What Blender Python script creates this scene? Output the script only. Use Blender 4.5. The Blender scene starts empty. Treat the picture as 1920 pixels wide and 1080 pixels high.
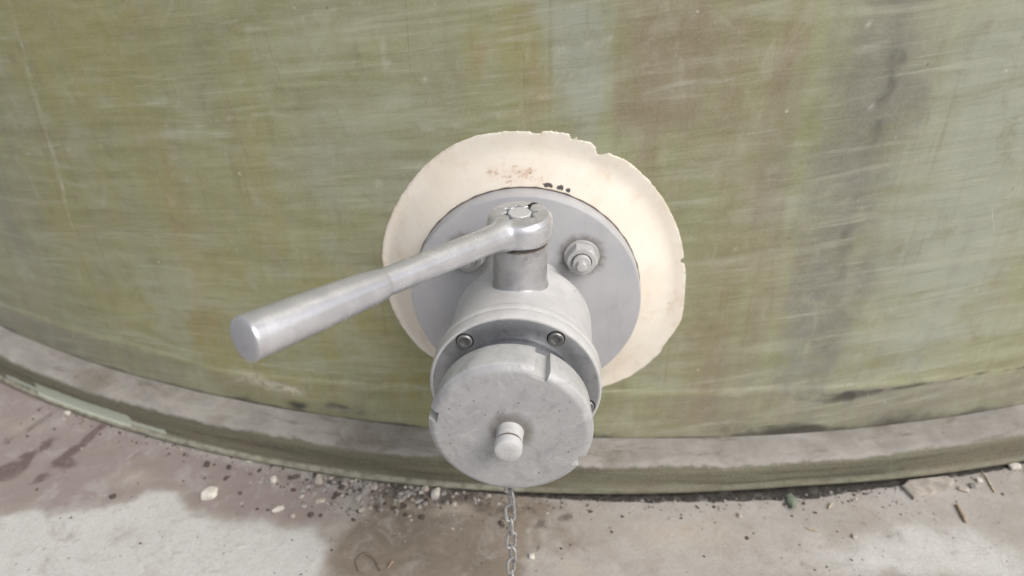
import bpy, bmesh, math, random
import numpy as np
from mathutils import Vector, Matrix, noise as mnoise

random.seed(7)
scene = bpy.context.scene
COL = scene.collection

# ---------------------------------------------------------------- camera
cam_data = bpy.data.cameras.new('camera')
cam = bpy.data.objects.new('camera', cam_data)
COL.objects.link(cam)
F = Vector((-0.07315798784406534, 0.8511672003550635, -0.5197713976878016))
Rv = Vector((0.9969356677016881, 0.0768870375483207, -0.014410340774340506))
Uv = Vector((-0.02769807355750731, 0.5192328769413261, 0.854183842170078))
M = Matrix((Rv, Uv, -F)).transposed().to_4x4()
M.translation = Vector((0.03497254402118436, -0.5391902465206146, 0.3427126555257594))
cam.matrix_world = M
cam_data.sensor_width = 36.0
cam_data.lens = 1372.19 / 1920 * 36.0
cam_data.clip_start = 0.01
cam_data.clip_end = 200
cam_data.dof.use_dof = True
cam_data.dof.focus_distance = 0.53
cam_data.dof.aperture_fstop = 4.8
scene.camera = cam

# ---------------------------------------------------------------- light
SUN_EL, SUN_AZ = math.radians(47), math.radians(128)      # azimuth measured from +Y towards +X
world = bpy.data.worlds.new('World')
scene.world = world
world.use_nodes = True
wn = world.node_tree
wn.nodes.clear()
wo = wn.nodes.new('ShaderNodeOutputWorld')
bg = wn.nodes.new('ShaderNodeBackground')
sky = wn.nodes.new('ShaderNodeTexSky')
sky.sky_type = 'NISHITA'
sky.sun_disc = False
sky.sun_elevation = SUN_EL
sky.sun_rotation = SUN_AZ
sky.dust_density = 5.0
sky.air_density = 1.0
hs = wn.nodes.new('ShaderNodeHueSaturation')
hs.inputs['Saturation'].default_value = 0.52
bg.inputs['Strength'].default_value = 0.125
wn.links.new(sky.outputs[0], hs.inputs['Color'])
wn.links.new(hs.outputs[0], bg.inputs['Color'])
wn.links.new(bg.outputs[0], wo.inputs['Surface'])

sd = bpy.data.lights.new('sun', 'SUN')
sd.energy = 1.25
sd.angle = math.radians(40)
sd.color = (1.0, 0.98, 0.955)
sun = bpy.data.objects.new('sun', sd)
COL.objects.link(sun)
sdir = Vector((math.sin(SUN_AZ) * math.cos(SUN_EL), math.cos(SUN_AZ) * math.cos(SUN_EL), math.sin(SUN_EL)))
sun.rotation_euler = sdir.to_track_quat('Z', 'Y').to_euler()

scene.view_settings.view_transform = 'Standard'
scene.view_settings.look = 'None'
scene.view_settings.exposure = 0.27
scene.view_settings.gamma = 1.0
scene.view_settings.use_curve_mapping = False
scene.render.engine = 'CYCLES'

# ---------------------------------------------------------------- measured tables (metres, on the surfaces themselves)
WALL_BLOBS = [('o', -0.4324, 0.199, 0.1451, 0.0808, 0.6), ('o', -0.3443, 0.0999, 0.1254, 0.1576, 0.55), ('o', -0.3485, 0.2251, 0.0765, 0.0262, 0.5), ('o', -0.2263, 0.0692, 0.1006, 0.0675, 0.3), ('o', -0.515, 0.063, 0.0889, 0.1409, 0.5), ('o', -0.3441, -0.0495, 0.0449, 0.1255, 0.6), ('o', -0.2033, -0.0548, 0.0873, 0.0744, 0.8), ('o', -0.126, -0.1045, 0.0597, 0.1013, 1.0), ('o', -0.265, -0.1446, 0.0974, 0.0461, 0.6), ('o', -0.493, -0.0779, 0.115, 0.0639, 0.6), ('o', -0.0299, 0.2209, 0.0241, 0.0487, 0.55), ('r', -0.06, 0.2008, 0.0092, 0.0164, 0.8), ('r', -0.0693, 0.1821, 0.006, 0.0106, 0.6), ('r', -0.0526, 0.2089, 0.0062, 0.0162, 0.4), ('o', -0.1369, 0.2274, 0.0503, 0.0241, 0.3), ('r', -0.0171, 0.1849, 0.0066, 0.0254, 0.45), ('r', -0.0244, 0.1572, 0.0107, 0.0177, 0.35), ('r', -0.36, 0.0272, 0.022, 0.0567, 0.45), ('r', -0.3477, 0.0487, 0.0074, 0.0081, 0.8), ('r', -0.3668, 0.0252, 0.0064, 0.0061, 0.6), ('r', -0.3716, -0.0672, 0.0172, 0.0661, 0.5), ('r', -0.3529, 0.2122, 0.0321, 0.0269, 0.3), ('b', 0.0906, 0.209, 0.036, 0.0535, 0.9), ('b', 0.0738, 0.1684, 0.0228, 0.0349, 0.8), ('b', 0.1392, 0.1761, 0.0543, 0.0758, 0.5), ('b', 0.1805, 0.1997, 0.0144, 0.0546, 0.7), ('b', 0.1607, 0.0557, 0.0279, 0.0824, 0.55), ('b', 0.1593, -0.0748, 0.036, 0.1019, 0.5), ('b', 0.186, 0.0702, 0.0278, 0.0417, 0.4), ('b', 0.1997, 0.0174, 0.039, 0.0946, 0.5), ('b', 0.2238, 0.2258, 0.0246, 0.0234, 0.5), ('b', 0.06, 0.1892, 0.0163, 0.0512, 0.3), ('b', 0.4277, -0.0238, 0.0243, 0.0586, 0.2), ('g', 0.2523, 0.1937, 0.0477, 0.0788, 0.9), ('g', 0.2344, 0.1025, 0.0654, 0.0712, 0.6), ('g', 0.2806, 0.2279, 0.0255, 0.0316, 0.5), ('g', 0.2683, 0.1971, 0.0173, 0.0249, 0.8), ('g', 0.2609, 0.16, 0.0089, 0.0267, 0.6), ('g', 0.2637, -0.0313, 0.0368, 0.083, 0.8), ('g', 0.2476, -0.1049, 0.0839, 0.0484, 0.5), ('g', 0.2736, 0.0136, 0.062, 0.0464, 0.6), ('g', -0.701, -0.1957, 0.1726, 0.0675, 0.6), ('g', -0.6005, -0.0067, 0.0568, 0.1238, 0.45), ('g', -0.6397, -0.2433, 0.2015, 0.0327, 0.4), ('g', -0.5097, 0.1188, 0.0225, 0.0723, 0.3), ('l', 0.0229, 0.1974, 0.0365, 0.0462, 0.8), ('l', 0.006, 0.2324, 0.0471, 0.0192, 0.7), ('l', -0.1912, 0.0973, 0.1235, 0.047, 0.45), ('l', -0.0804, 0.122, 0.0798, 0.0288, 0.45), ('l', 0.3641, 0.0496, 0.0888, 0.16, 0.9), ('l', 0.3404, 0.1901, 0.0516, 0.0667, 0.9), ('l', 0.1869, 0.0651, 0.0373, 0.0206, 0.5), ('l', 0.2119, 0.0792, 0.042, 0.0151, 0.6), ('l', 0.1167, 0.1196, 0.0305, 0.0283, 0.3), ('l', 0.3666, -0.0776, 0.1257, 0.0339, 0.6), ('l', 0.0999, -0.093, 0.0671, 0.0538, 0.3), ('l', -0.4333, -0.1211, 0.0457, 0.0238, 0.3), ('l', -0.0908, 0.0254, 0.0293, 0.0339, 0.3), ('l', 0.1744, 0.1389, 0.0095, 0.0072, 0.8), ('l', -0.1169, 0.1703, 0.0608, 0.0266, 0.4), ('b', 0.1688, -0.148, 0.0492, 0.0214, 0.8), ('d', 0.2499, -0.1742, 0.0702, 0.0104, 0.9), ('d', 0.3021, -0.1297, 0.0648, 0.007, 0.6), ('d', -0.1076, -0.158, 0.0393, 0.0221, 0.25), ('b', -0.2459, -0.1779, 0.0682, 0.0141, 0.7), ('d', -0.2694, -0.1688, 0.0143, 0.0062, 0.8), ('d', -0.2086, -0.1753, 0.0245, 0.0061, 0.7), ('d', -0.3437, -0.1787, 0.0283, 0.0065, 0.5), ('g', 0.2092, 0.2186, 0.0164, 0.036, 0.5), ('d', 0.2686, 0.1991, 0.0095, 0.0098, 0.35), ('d', 0.3846, 0.1394, 0.007, 0.0023, 0.7), ('d', 0.4024, 0.0795, 0.0016, 0.0042, 0.6), ('b', -0.5037, 0.1751, 0.0065, 0.0061, 0.8), ('b', -0.3344, 0.1869, 0.0627, 0.0328, 0.25), ('w', 0.2344, 0.224, 0.0012, 0.0023, 1.0), ('w', 0.2521, 0.1604, 0.0013, 0.0013, 1.0), ('w', -0.1, 0.1848, 0.0022, 0.0025, 0.8), ('w', -0.1469, 0.094, 0.0029, 0.003, 0.9), ('w', -0.3037, -0.1481, 0.0329, 0.0076, 0.8), ('w', -0.275, -0.1478, 0.0193, 0.0068, 0.9), ('w', -0.2086, -0.1753, 0.0154, 0.0023, 0.5), ('w', 0.1638, 0.0348, 0.0019, 0.0021, 0.7), ('w', -0.1278, 0.2137, 0.0017, 0.0246, 0.35)]
WALL_STROKES = [('w', 0.0016, 0.55, [[-0.4839, 0.2362], [-0.4855, 0.1814], [-0.493, 0.1311], [-0.4957, 0.0881], [-0.5056, 0.0352]]), ('w', 0.0016, 0.4, [[-0.4996, 0.0876], [-0.5079, -0.021]]), ('w', 0.0011, 0.5, [[-0.5138, -0.1293], [-0.4124, -0.1236], [-0.3114, -0.1245], [-0.213, -0.1221], [-0.1225, -0.13]]), ('w', 0.0017, 0.6, [[-0.3595, -0.1596], [-0.3232, -0.1483], [-0.2842, -0.1466], [-0.2613, -0.1585]]), ('w', 0.0008, 0.5, [[-0.1304, 0.2096], [-0.1257, 0.2137], [-0.1254, 0.1995], [-0.1297, 0.192], [-0.1302, 0.2035]]), ('w', 0.0006, 0.5, [[0.0098, 0.2362], [0.0195, 0.2418]]), ('w', 0.0008, 0.3, [[-0.3549, 0.1217], [-0.284, 0.1404], [-0.2114, 0.1522]]), ('w', 0.0014, 0.35, [[-0.5439, 0.0817], [-0.4552, 0.1012], [-0.4066, 0.1102]]), ('w', 0.0011, 0.35, [[-0.3459, 0.1324], [-0.2952, 0.1377], [-0.2304, 0.1544]]), ('w', 0.0013, 0.4, [[-0.1104, 0.144], [-0.0612, 0.1508], [-0.0308, 0.1571]]), ('w', 0.001, 0.35, [[-0.0138, 0.1724], [0.0276, 0.181], [0.0756, 0.1972]]), ('w', 0.0008, 0.35, [[-0.2751, 0.2155], [-0.1978, 0.2281], [-0.1351, 0.2428]]), ('r', 0.0022, 0.5, [[-0.281, 0.1629], [-0.2789, 0.1398], [-0.2703, 0.1212], [-0.2684, 0.1066]]), ('r', 0.0022, 0.35, [[-0.5304, 0.0779], [-0.5527, 0.0025], [-0.5807, -0.0699]]), ('w', 0.0008, 0.5, [[-0.0138, 0.2052], [0.0225, 0.2093], [0.0502, 0.2163]]), ('w', 0.0008, 0.4, [[-0.0014, 0.185], [0.0352, 0.1954]]), ('r', 0.0016, 0.4, [[-0.0335, 0.2436], [-0.036, 0.2208], [-0.0385, 0.197]]), ('b', 0.0022, 0.5, [[0.1842, 0.223], [0.1831, 0.2075], [0.1843, 0.1834]]), ('w', 0.0019, 0.3, [[0.2838, -0.1225], [0.3608, -0.1161], [0.4898, -0.1054]]), ('d', 0.002, 0.6, [[0.2745, -0.1305], [0.3653, -0.1316], [0.5034, -0.1303]]), ('r', 0.01, 0.55, [[-0.3481, 0.12], [-0.3549, 0.0833], [-0.3504, 0.0467], [-0.3519, 0.01], [-0.3537, -0.0267], [-0.3489, -0.0633], [-0.3558, -0.1]]), ('r', 0.006, 0.5, [[-0.3629, 0.1], [-0.3658, 0.0583], [-0.3661, 0.0167], [-0.3626, -0.025], [-0.3687, -0.0667], [-0.3611, -0.1083], [-0.3688, -0.15]]), ('o', 0.016, 0.7, [[-0.3554, 0.18], [-0.3605, 0.1217], [-0.3583, 0.0633], [-0.3572, 0.005], [-0.3614, -0.0533], [-0.3548, -0.1117], [-0.3626, -0.17]]), ('o', 0.012, 0.5, [[-0.4839, 0.25], [-0.4882, 0.205], [-0.487, 0.16], [-0.4849, 0.115], [-0.4899, 0.07], [-0.4829, 0.025], [-0.4907, -0.02]]), ('o', 0.01, 0.5, [[-0.4306, 0.25], [-0.4278, 0.2167], [-0.4273, 0.1833], [-0.431, 0.15], [-0.4248, 0.1167], [-0.4324, 0.0833], [-0.4248, 0.05]]), ('r', 0.005, 0.45, [[-0.3492, 0.25], [-0.3557, 0.2283], [-0.3515, 0.2067], [-0.3526, 0.185], [-0.3548, 0.1633], [-0.3497, 0.1417], [-0.3568, 0.12]]), ('o', 0.012, 0.6, [[-0.2557, 0.25], [-0.2527, 0.2117], [-0.2584, 0.1733], [-0.251, 0.135], [-0.2588, 0.0967], [-0.252, 0.0583], [-0.2566, 0.02]]), ('o', 0.008, 0.6, [[-0.0612, 0.26], [-0.0621, 0.2417], [-0.0581, 0.2233], [-0.0645, 0.205], [-0.0568, 0.1867], [-0.0644, 0.1683], [-0.0582, 0.15]]), ('o', 0.01, 0.5, [[-0.0358, 0.26], [-0.0282, 0.2367], [-0.0344, 0.2133], [-0.0307, 0.19], [-0.0312, 0.1667], [-0.034, 0.1433], [-0.0284, 0.12]]), ('b', 0.008, 0.5, [[-0.0232, 0.26], [-0.0159, 0.24], [-0.0237, 0.22], [-0.0168, 0.2], [-0.0216, 0.18], [-0.0197, 0.16], [-0.0183, 0.14]]), ('r', 0.004, 0.4, [[-0.0163, 0.22], [-0.0102, 0.2067], [-0.0178, 0.1933], [-0.0101, 0.18], [-0.0165, 0.1667], [-0.0125, 0.1533], [-0.0134, 0.14]]), ('b', 0.022, 0.7, [[0.0715, 0.26], [0.074, 0.2267], [0.0748, 0.1933], [0.0709, 0.16], [0.0772, 0.1267], [0.0696, 0.0933], [0.0772, 0.06]]), ('b', 0.012, 0.6, [[0.1003, 0.26], [0.1079, 0.22], [0.1001, 0.18], [0.1067, 0.14], [0.1025, 0.1], [0.1036, 0.06], [0.1058, 0.02]]), ('b', 0.014, 0.65, [[0.1461, 0.26], [0.1413, 0.19], [0.1431, 0.12], [0.1446, 0.05], [0.1401, -0.02], [0.1468, -0.09], [0.1391, -0.16]]), ('b', 0.008, 0.6, [[0.1793, 0.26], [0.1738, 0.22], [0.1811, 0.18], [0.1733, 0.14], [0.1802, 0.1], [0.1754, 0.06], [0.1772, 0.02]]), ('r', 0.003, 0.4, [[0.1829, 0.25], [0.1787, 0.2317], [0.1853, 0.2133], [0.1775, 0.195], [0.1851, 0.1767], [0.1791, 0.1583], [0.1825, 0.14]]), ('b', 0.012, 0.5, [[0.1617, 0.04], [0.154, 0.0033], [0.1604, -0.0333], [0.1564, -0.07], [0.1573, -0.1067], [0.1597, -0.1433], [0.1544, -0.18]]), ('b', 0.01, 0.5, [[0.1936, 0.1], [0.1945, 0.0567], [0.1969, 0.0133], [0.1916, -0.03], [0.1988, -0.0733], [0.191, -0.1167], [0.1981, -0.16]]), ('g', 0.022, 0.7, [[0.2366, 0.26], [0.2424, 0.2083], [0.235, 0.1567], [0.2427, 0.105], [0.236, 0.0533], [0.2405, 0.0017], [0.2391, -0.05]]), ('g', 0.016, 0.7, [[0.2724, 0.26], [0.2675, 0.225], [0.2695, 0.19], [0.2708, 0.155], [0.2664, 0.12], [0.2731, 0.085], [0.2653, 0.05]]), ('g', 0.02, 0.75, [[0.2691, 0.16], [0.2651, 0.1067], [0.266, 0.0533], [0.2684, 0.0], [0.2631, -0.0533], [0.2703, -0.1067], [0.2625, -0.16]]), ('d', 0.01, 0.3, [[0.2627, 0.24], [0.2606, 0.22], [0.2594, 0.2], [0.2637, 0.18], [0.2571, 0.16], [0.2648, 0.14], [0.2573, 0.12]]), ('d', 0.012, 0.28, [[0.263, 0.08], [0.2609, 0.05], [0.2597, 0.02], [0.2639, -0.01], [0.2574, -0.04], [0.2651, -0.07], [0.2576, -0.1]]), ('d', 0.006, 0.25, [[0.2627, 0.2], [0.2607, 0.1667], [0.2594, 0.1333], [0.2638, 0.1], [0.2571, 0.0667], [0.2649, 0.0333], [0.2574, -0.0]]), ('l', 0.018, 0.6, [[0.2393, 0.0], [0.2445, -0.02], [0.2374, -0.04], [0.2452, -0.06], [0.238, -0.08], [0.2432, -0.1], [0.2409, -0.12]]), ('l', 0.02, 0.7, [[0.3576, 0.25], [0.3644, 0.1917], [0.3566, 0.1333], [0.364, 0.075], [0.3582, 0.0167], [0.3613, -0.0417], [0.3615, -0.1]]), ('l', 0.012, 0.5, [[0.0306, 0.26], [0.0235, 0.2333], [0.0286, 0.2067], [0.0265, 0.18], [0.0253, 0.1533], [0.0295, 0.1267], [0.023, 0.1]]), ('l', 0.014, 0.5, [[-0.1951, 0.15], [-0.1997, 0.1083], [-0.1929, 0.0667], [-0.2007, 0.025], [-0.1933, -0.0167], [-0.199, -0.0583], [-0.196, -0.1]]), ('g', 0.01, 0.45, [[-0.5577, 0.2], [-0.5555, 0.1533], [-0.5544, 0.1067], [-0.5586, 0.06], [-0.552, 0.0133], [-0.5598, -0.0333], [-0.5523, -0.08]]), ('g', 0.008, 0.4, [[-0.5445, -0.05], [-0.5378, -0.0683], [-0.5422, -0.0867], [-0.5408, -0.105], [-0.5389, -0.1233], [-0.5438, -0.1417], [-0.5368, -0.16]]), ('b', 0.008, 0.4, [[-0.1975, 0.0], [-0.203, -0.0267], [-0.1957, -0.0533], [-0.2035, -0.08], [-0.1966, -0.1067], [-0.2014, -0.1333], [-0.1995, -0.16]]), ('o', 0.014, 0.7, [[-0.1201, -0.05], [-0.1202, -0.0717], [-0.1233, -0.0933], [-0.1175, -0.115], [-0.125, -0.1367], [-0.1172, -0.1583], [-0.1239, -0.18]]), ('b', 0.007, 0.4, [[-0.1516, 0.0], [-0.144, -0.0283], [-0.1517, -0.0567], [-0.1453, -0.085], [-0.1493, -0.1133], [-0.1484, -0.1417], [-0.146, -0.17]]), ('b', 0.01, 0.45, [[0.0892, -0.08], [0.0967, -0.0967], [0.0907, -0.1133], [0.0941, -0.13], [0.0939, -0.1467], [0.0909, -0.1633], [0.0966, -0.18]]), ('g', 0.01, 0.45, [[0.3715, 0.05], [0.3749, 0.0117], [0.3689, -0.0267], [0.3764, -0.065], [0.3687, -0.1033], [0.3753, -0.1417], [0.371, -0.18]]), ('b', 0.006, 0.4, [[0.4264, 0.05], [0.4197, 0.0167], [0.4275, -0.0167], [0.4201, -0.05], [0.4259, -0.0833], [0.4227, -0.1167], [0.4227, -0.15]])]
GROUND_PATCHES = [('p', 0.7, [[-0.7751, 0.215], [-0.4537, 0.0548], [-0.2422, 0.0018], [-0.1936, -0.0065], [-0.172, -0.0445], [-0.1876, -0.0656], [-0.2647, -0.0607], [-0.3325, -0.0562], [-0.3582, -0.0317], [-0.3943, -0.034], [-0.4234, -0.0538], [-0.5584, -0.0728]]), ('w', 0.8, [[-0.1754, -0.0713], [-0.156, -0.0435], [-0.1609, -0.0007], [0.0132, -0.0081], [0.0143, -0.0326], [0.0039, -0.1191], [-0.1782, -0.1312]]), ('l', 0.8, [[-0.5599, -0.0708], [-0.4227, -0.0551], [-0.3947, -0.0333], [-0.3585, -0.031], [-0.3308, -0.0575], [-0.2644, -0.0613], [-0.2033, -0.0666], [-0.1811, -0.0843], [-0.1782, -0.1312], [-0.4985, -0.1524]])]
GROUND_BLOBS = [('p', -0.557, -0.0142, 0.0261, 0.0162, 0.9), ('p', -0.5033, 0.0011, 0.0293, 0.0107, 0.6), ('p', -0.5165, -0.0597, 0.0657, 0.0132, 0.4), ('p', -0.3924, 0.008, 0.0233, 0.0152, 0.3), ('d', -0.1915, -0.0138, 0.0333, 0.0114, 0.5), ('d', -0.1338, -0.0211, 0.0382, 0.0126, 0.6), ('d', -0.0677, -0.0204, 0.0325, 0.0139, 0.9), ('d', -0.0127, -0.0274, 0.0321, 0.0122, 0.6), ('d', 0.0151, -0.0492, 0.0156, 0.0103, 0.5), ('w', 0.0311, -0.0642, 0.0458, 0.0303, 0.5), ('w', 0.014, -0.0257, 0.032, 0.0202, 0.6), ('d', 0.0401, 0.012, 0.0111, 0.006, 0.3), ('l', 0.3818, -0.0597, 0.1073, 0.0352, 0.8), ('l', 0.2853, -0.0778, 0.1447, 0.0174, 0.4), ('d', 0.1713, 0.007, 0.0489, 0.0044, 0.6), ('p', 0.0515, -0.0814, 0.0298, 0.0176, 0.25), ('p', -0.0505, -0.0696, 0.0409, 0.0154, 0.3), ('d', 0.312, -0.0202, 0.0104, 0.0041, 0.4), ('d', 0.2395, -0.0691, 0.0108, 0.0048, 0.35), ('d', 0.4054, -0.043, 0.009, 0.0076, 0.4), ('d', 0.3468, -0.0437, 0.015, 0.0057, 0.4), ('d', 0.3416, -0.0149, 0.0156, 0.0034, 0.4), ('w', -0.0282, -0.0866, 0.0399, 0.0233, 0.4), ('o', 0.0104, -0.0592, 0.0154, 0.0101, 0.5), ('p', -0.4436, -0.0186, 0.0909, 0.0284, 0.25), ('c', -0.4151, -0.0168, 0.0341, 0.018, 0.5), ('c', -0.5769, 0.0562, 0.05, 0.0171, 0.5), ('c', -0.1384, -0.0938, 0.0301, 0.0117, 0.3), ('c', -0.0707, -0.038, 0.0319, 0.01, 0.7), ('c', 0.1639, -0.0493, 0.0814, 0.025, 0.6), ('c', -0.12, -0.0343, 0.0269, 0.0081, 0.6), ('c', 0.0515, -0.099, 0.0194, 0.0113, 0.6), ('c', 0.3371, -0.005, 0.042, 0.0138, 0.4), ('d', -0.2171, -0.0043, 0.0225, 0.0074, 0.6), ('d', -0.1721, -0.0014, 0.0281, 0.0088, 0.7), ('d', -0.1016, -0.0154, 0.0329, 0.0099, 0.7), ('d', 0.0166, -0.0837, 0.007, 0.0118, 0.5), ('d', 0.0409, -0.0376, 0.0157, 0.008, 0.5), ('d', 0.0185, -0.0042, 0.0328, 0.0058, 0.6)]
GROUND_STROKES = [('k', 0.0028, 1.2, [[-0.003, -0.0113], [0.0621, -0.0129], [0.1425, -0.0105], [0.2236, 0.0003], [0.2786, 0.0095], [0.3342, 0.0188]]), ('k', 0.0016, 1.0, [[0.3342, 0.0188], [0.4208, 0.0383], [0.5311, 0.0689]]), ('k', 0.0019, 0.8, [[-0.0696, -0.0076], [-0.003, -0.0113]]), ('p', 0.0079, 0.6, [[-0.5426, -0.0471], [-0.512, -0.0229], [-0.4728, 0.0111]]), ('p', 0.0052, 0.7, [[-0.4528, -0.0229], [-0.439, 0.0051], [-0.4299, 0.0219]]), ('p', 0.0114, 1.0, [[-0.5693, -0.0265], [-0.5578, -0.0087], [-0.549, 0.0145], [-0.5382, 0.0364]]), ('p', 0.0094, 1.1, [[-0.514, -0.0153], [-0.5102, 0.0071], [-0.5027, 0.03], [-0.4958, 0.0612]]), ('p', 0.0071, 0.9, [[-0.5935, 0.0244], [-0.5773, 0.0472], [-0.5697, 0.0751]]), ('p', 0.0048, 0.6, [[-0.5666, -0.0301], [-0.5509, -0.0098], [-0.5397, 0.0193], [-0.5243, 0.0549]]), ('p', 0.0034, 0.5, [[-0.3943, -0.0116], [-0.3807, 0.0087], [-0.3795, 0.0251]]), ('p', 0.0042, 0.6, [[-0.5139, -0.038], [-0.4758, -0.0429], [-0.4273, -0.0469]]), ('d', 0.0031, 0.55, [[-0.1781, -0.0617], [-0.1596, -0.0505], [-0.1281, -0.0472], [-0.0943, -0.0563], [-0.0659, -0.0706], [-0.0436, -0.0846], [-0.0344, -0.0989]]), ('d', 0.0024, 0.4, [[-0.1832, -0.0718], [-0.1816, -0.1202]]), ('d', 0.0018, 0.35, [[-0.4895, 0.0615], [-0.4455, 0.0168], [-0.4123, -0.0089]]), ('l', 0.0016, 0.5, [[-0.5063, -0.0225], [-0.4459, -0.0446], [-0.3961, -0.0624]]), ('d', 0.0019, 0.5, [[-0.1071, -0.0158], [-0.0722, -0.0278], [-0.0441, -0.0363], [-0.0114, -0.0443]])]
COLLAR_OUTLINE = [(9.08, 0.14103), (9.99, 0.1379), (11.37, 0.13771), (11.75, 0.14106), (14.86, 0.14109), (21.47, 0.14179), (28.75, 0.14188), (34.97, 0.14254), (41.39, 0.14346), (49.74, 0.14425), (56.51, 0.14478), (60.72, 0.14261), (62.02, 0.14292), (62.82, 0.14033), (63.83, 0.13856), (65.21, 0.13746), (66.78, 0.14222), (69.27, 0.14454), (73.4, 0.14285), (73.47, 0.14607), (75.23, 0.14153), (76.42, 0.14583), (81.05, 0.14562), (85.1, 0.14469), (85.72, 0.14276), (87.79, 0.14239), (89.01, 0.14404), (93.82, 0.14413), (99.9, 0.1443), (107.52, 0.14528), (114.17, 0.14438), (127.15, 0.1412), (139.31, 0.13771), (154.49, 0.13616), (157.53, 0.13638), (165.97, 0.13566), (175.54, 0.1345), (182.88, 0.13461), (193.73, 0.13416), (204.47, 0.13417), (215.7, 0.13306), (224.07, 0.13011), (303.0, 0.13864), (306.89, 0.14018), (313.96, 0.14356), (322.14, 0.14501), (329.52, 0.14672), (333.85, 0.14483), (344.87, 0.14748), (356.23, 0.14299)]

# ---------------------------------------------------------------- helpers
def tag(o, label=None, cat=None, group=None, kind=None):
    if label: o['label'] = label
    if cat: o['category'] = cat
    if group: o['group'] = group
    if kind: o['kind'] = kind
    return o

def empty(name, loc, label, cat, group=None):
    o = bpy.data.objects.new(name, None)
    o.empty_display_size = 0.02
    COL.objects.link(o)
    o.location = loc
    return tag(o, label, cat, group)

def mesh_obj(name, verts, faces, mat, parent=None, sharp=35, smooth=True):
    me = bpy.data.meshes.new(name)
    me.from_pydata([tuple(v) for v in verts], [], faces)
    me.validate()
    bm = bmesh.new(); bm.from_mesh(me)
    bmesh.ops.recalc_face_normals(bm, faces=bm.faces)
    bm.to_mesh(me); bm.free()
    return link(name, me, mat, parent, sharp, smooth)

def link(name, me, mat, parent=None, sharp=35, smooth=True):
    if smooth:
        me.polygons.foreach_set('use_smooth', [True] * len(me.polygons))
        me.set_sharp_from_angle(angle=math.radians(sharp))
    if mat: 
        me.materials.clear(); me.materials.append(mat)
    o = bpy.data.objects.new(name, me)
    COL.objects.link(o)
    if parent:
        o.parent = parent
        o.matrix_parent_inverse = Matrix.Translation(-parent.location) if parent.type == 'EMPTY' else Matrix()
    return o

def revolve(profile, axis='y', n=128, center=(0, 0, 0), angles=None, rmod=None, close=False):
    """profile: (radius, height) pairs. axis y: x=r cos, z=r sin, y=h. axis z: x=r cos, y=r sin, z=h."""
    if angles is None:
        angles = [2 * math.pi * i / n for i in range(n)]
    n = len(angles)
    V, Fc = [], []
    rows = []
    for k, (r, h) in enumerate(profile):
        if r < 1e-7:
            V.append((center[0], center[1] + h, center[2]) if axis == 'y' else (center[0], center[1], center[2] + h))
            rows.append([len(V) - 1])
        else:
            row = []
            for a in angles:
                rr, hh = (r, h) if rmod is None else rmod(k, r, h, a)
                if axis == 'y':
                    V.append((center[0] + rr * math.cos(a), center[1] + hh, center[2] + rr * math.sin(a)))
                else:
                    V.append((center[0] + rr * math.cos(a), center[1] + rr * math.sin(a), center[2] + hh))
                row.append(len(V) - 1)
            rows.append(row)
    pairs = list(zip(rows[:-1], rows[1:]))
    if close: pairs.append((rows[-1], rows[0]))
    for A, B in pairs:
        for i in range(n):
            j = (i + 1) % n
            if len(A) == 1 and len(B) == 1: continue
            if len(A) == 1: Fc.append((A[0], B[i], B[j]))
            elif len(B) == 1: Fc.append((A[i], B[0], A[j]))
            else: Fc.append((A[i], B[i], B[j], A[j]))
    return V, Fc

def tube(points, radii, n=24, caps=True):
    """tapered tube through points (parallel frames)"""
    pts = [Vector(p) for p in points]
    if not hasattr(radii, '__len__'): radii = [radii] * len(pts)
    V, Fc = [], []
    t0 = (pts[1] - pts[0]).normalized()
    ref = Vector((0, 0, 1)) if abs(t0.z) < .9 else Vector((1, 0, 0))
    x = t0.cross(ref).normalized()
    for i, p in enumerate(pts):
        t = (pts[min(i + 1, len(pts) - 1)] - pts[max(i - 1, 0)]).normalized()
        x = (x - t * x.dot(t)).normalized()
        y = t.cross(x)
        for k in range(n):
            a = 2 * math.pi * k / n
            V.append(p + (x * math.cos(a) + y * math.sin(a)) * radii[i])
    for i in range(len(pts) - 1):
        for k in range(n):
            l = (k + 1) % n
            Fc.append((i * n + k, i * n + l, (i + 1) * n + l, (i + 1) * n + k))
    if caps:
        Fc.append(tuple(range(n))); Fc.append(tuple((len(pts) - 1) * n + k for k in range(n)))
    return V, Fc

def join(*parts):
    V, Fc = [], []
    for v, f in parts:
        o = len(V)
        V += list(v); Fc += [tuple(i + o for i in q) for q in f]
    return V, Fc

def evaluated(o):
    dg = bpy.context.evaluated_depsgraph_get()
    dg.update()
    me = bpy.data.meshes.new_from_object(o.evaluated_get(dg))
    return me

# numpy value noise, used for the irregular outlines of stains
_rng = np.random.default_rng(11)
_tab = _rng.random((256, 256))
def vnoise(x, y):
    xi, yi = np.floor(x).astype(int), np.floor(y).astype(int)
    fx, fy = x - xi, y - yi
    fx, fy = fx * fx * (3 - 2 * fx), fy * fy * (3 - 2 * fy)
    g = lambda a, b: _tab[a % 256, b % 256]
    return (g(xi, yi) * (1 - fx) + g(xi + 1, yi) * fx) * (1 - fy) + (g(xi, yi + 1) * (1 - fx) + g(xi + 1, yi + 1) * fx) * fy
def fnoise(x, y, o=4):
    s = 0; a = .5
    for k in range(o):
        s = s + a * vnoise(x * 2 ** k + 17.3 * k, y * 2 ** k + 9.1 * k); a *= .5
    return s / (1 - .5 ** o) - .5

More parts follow.
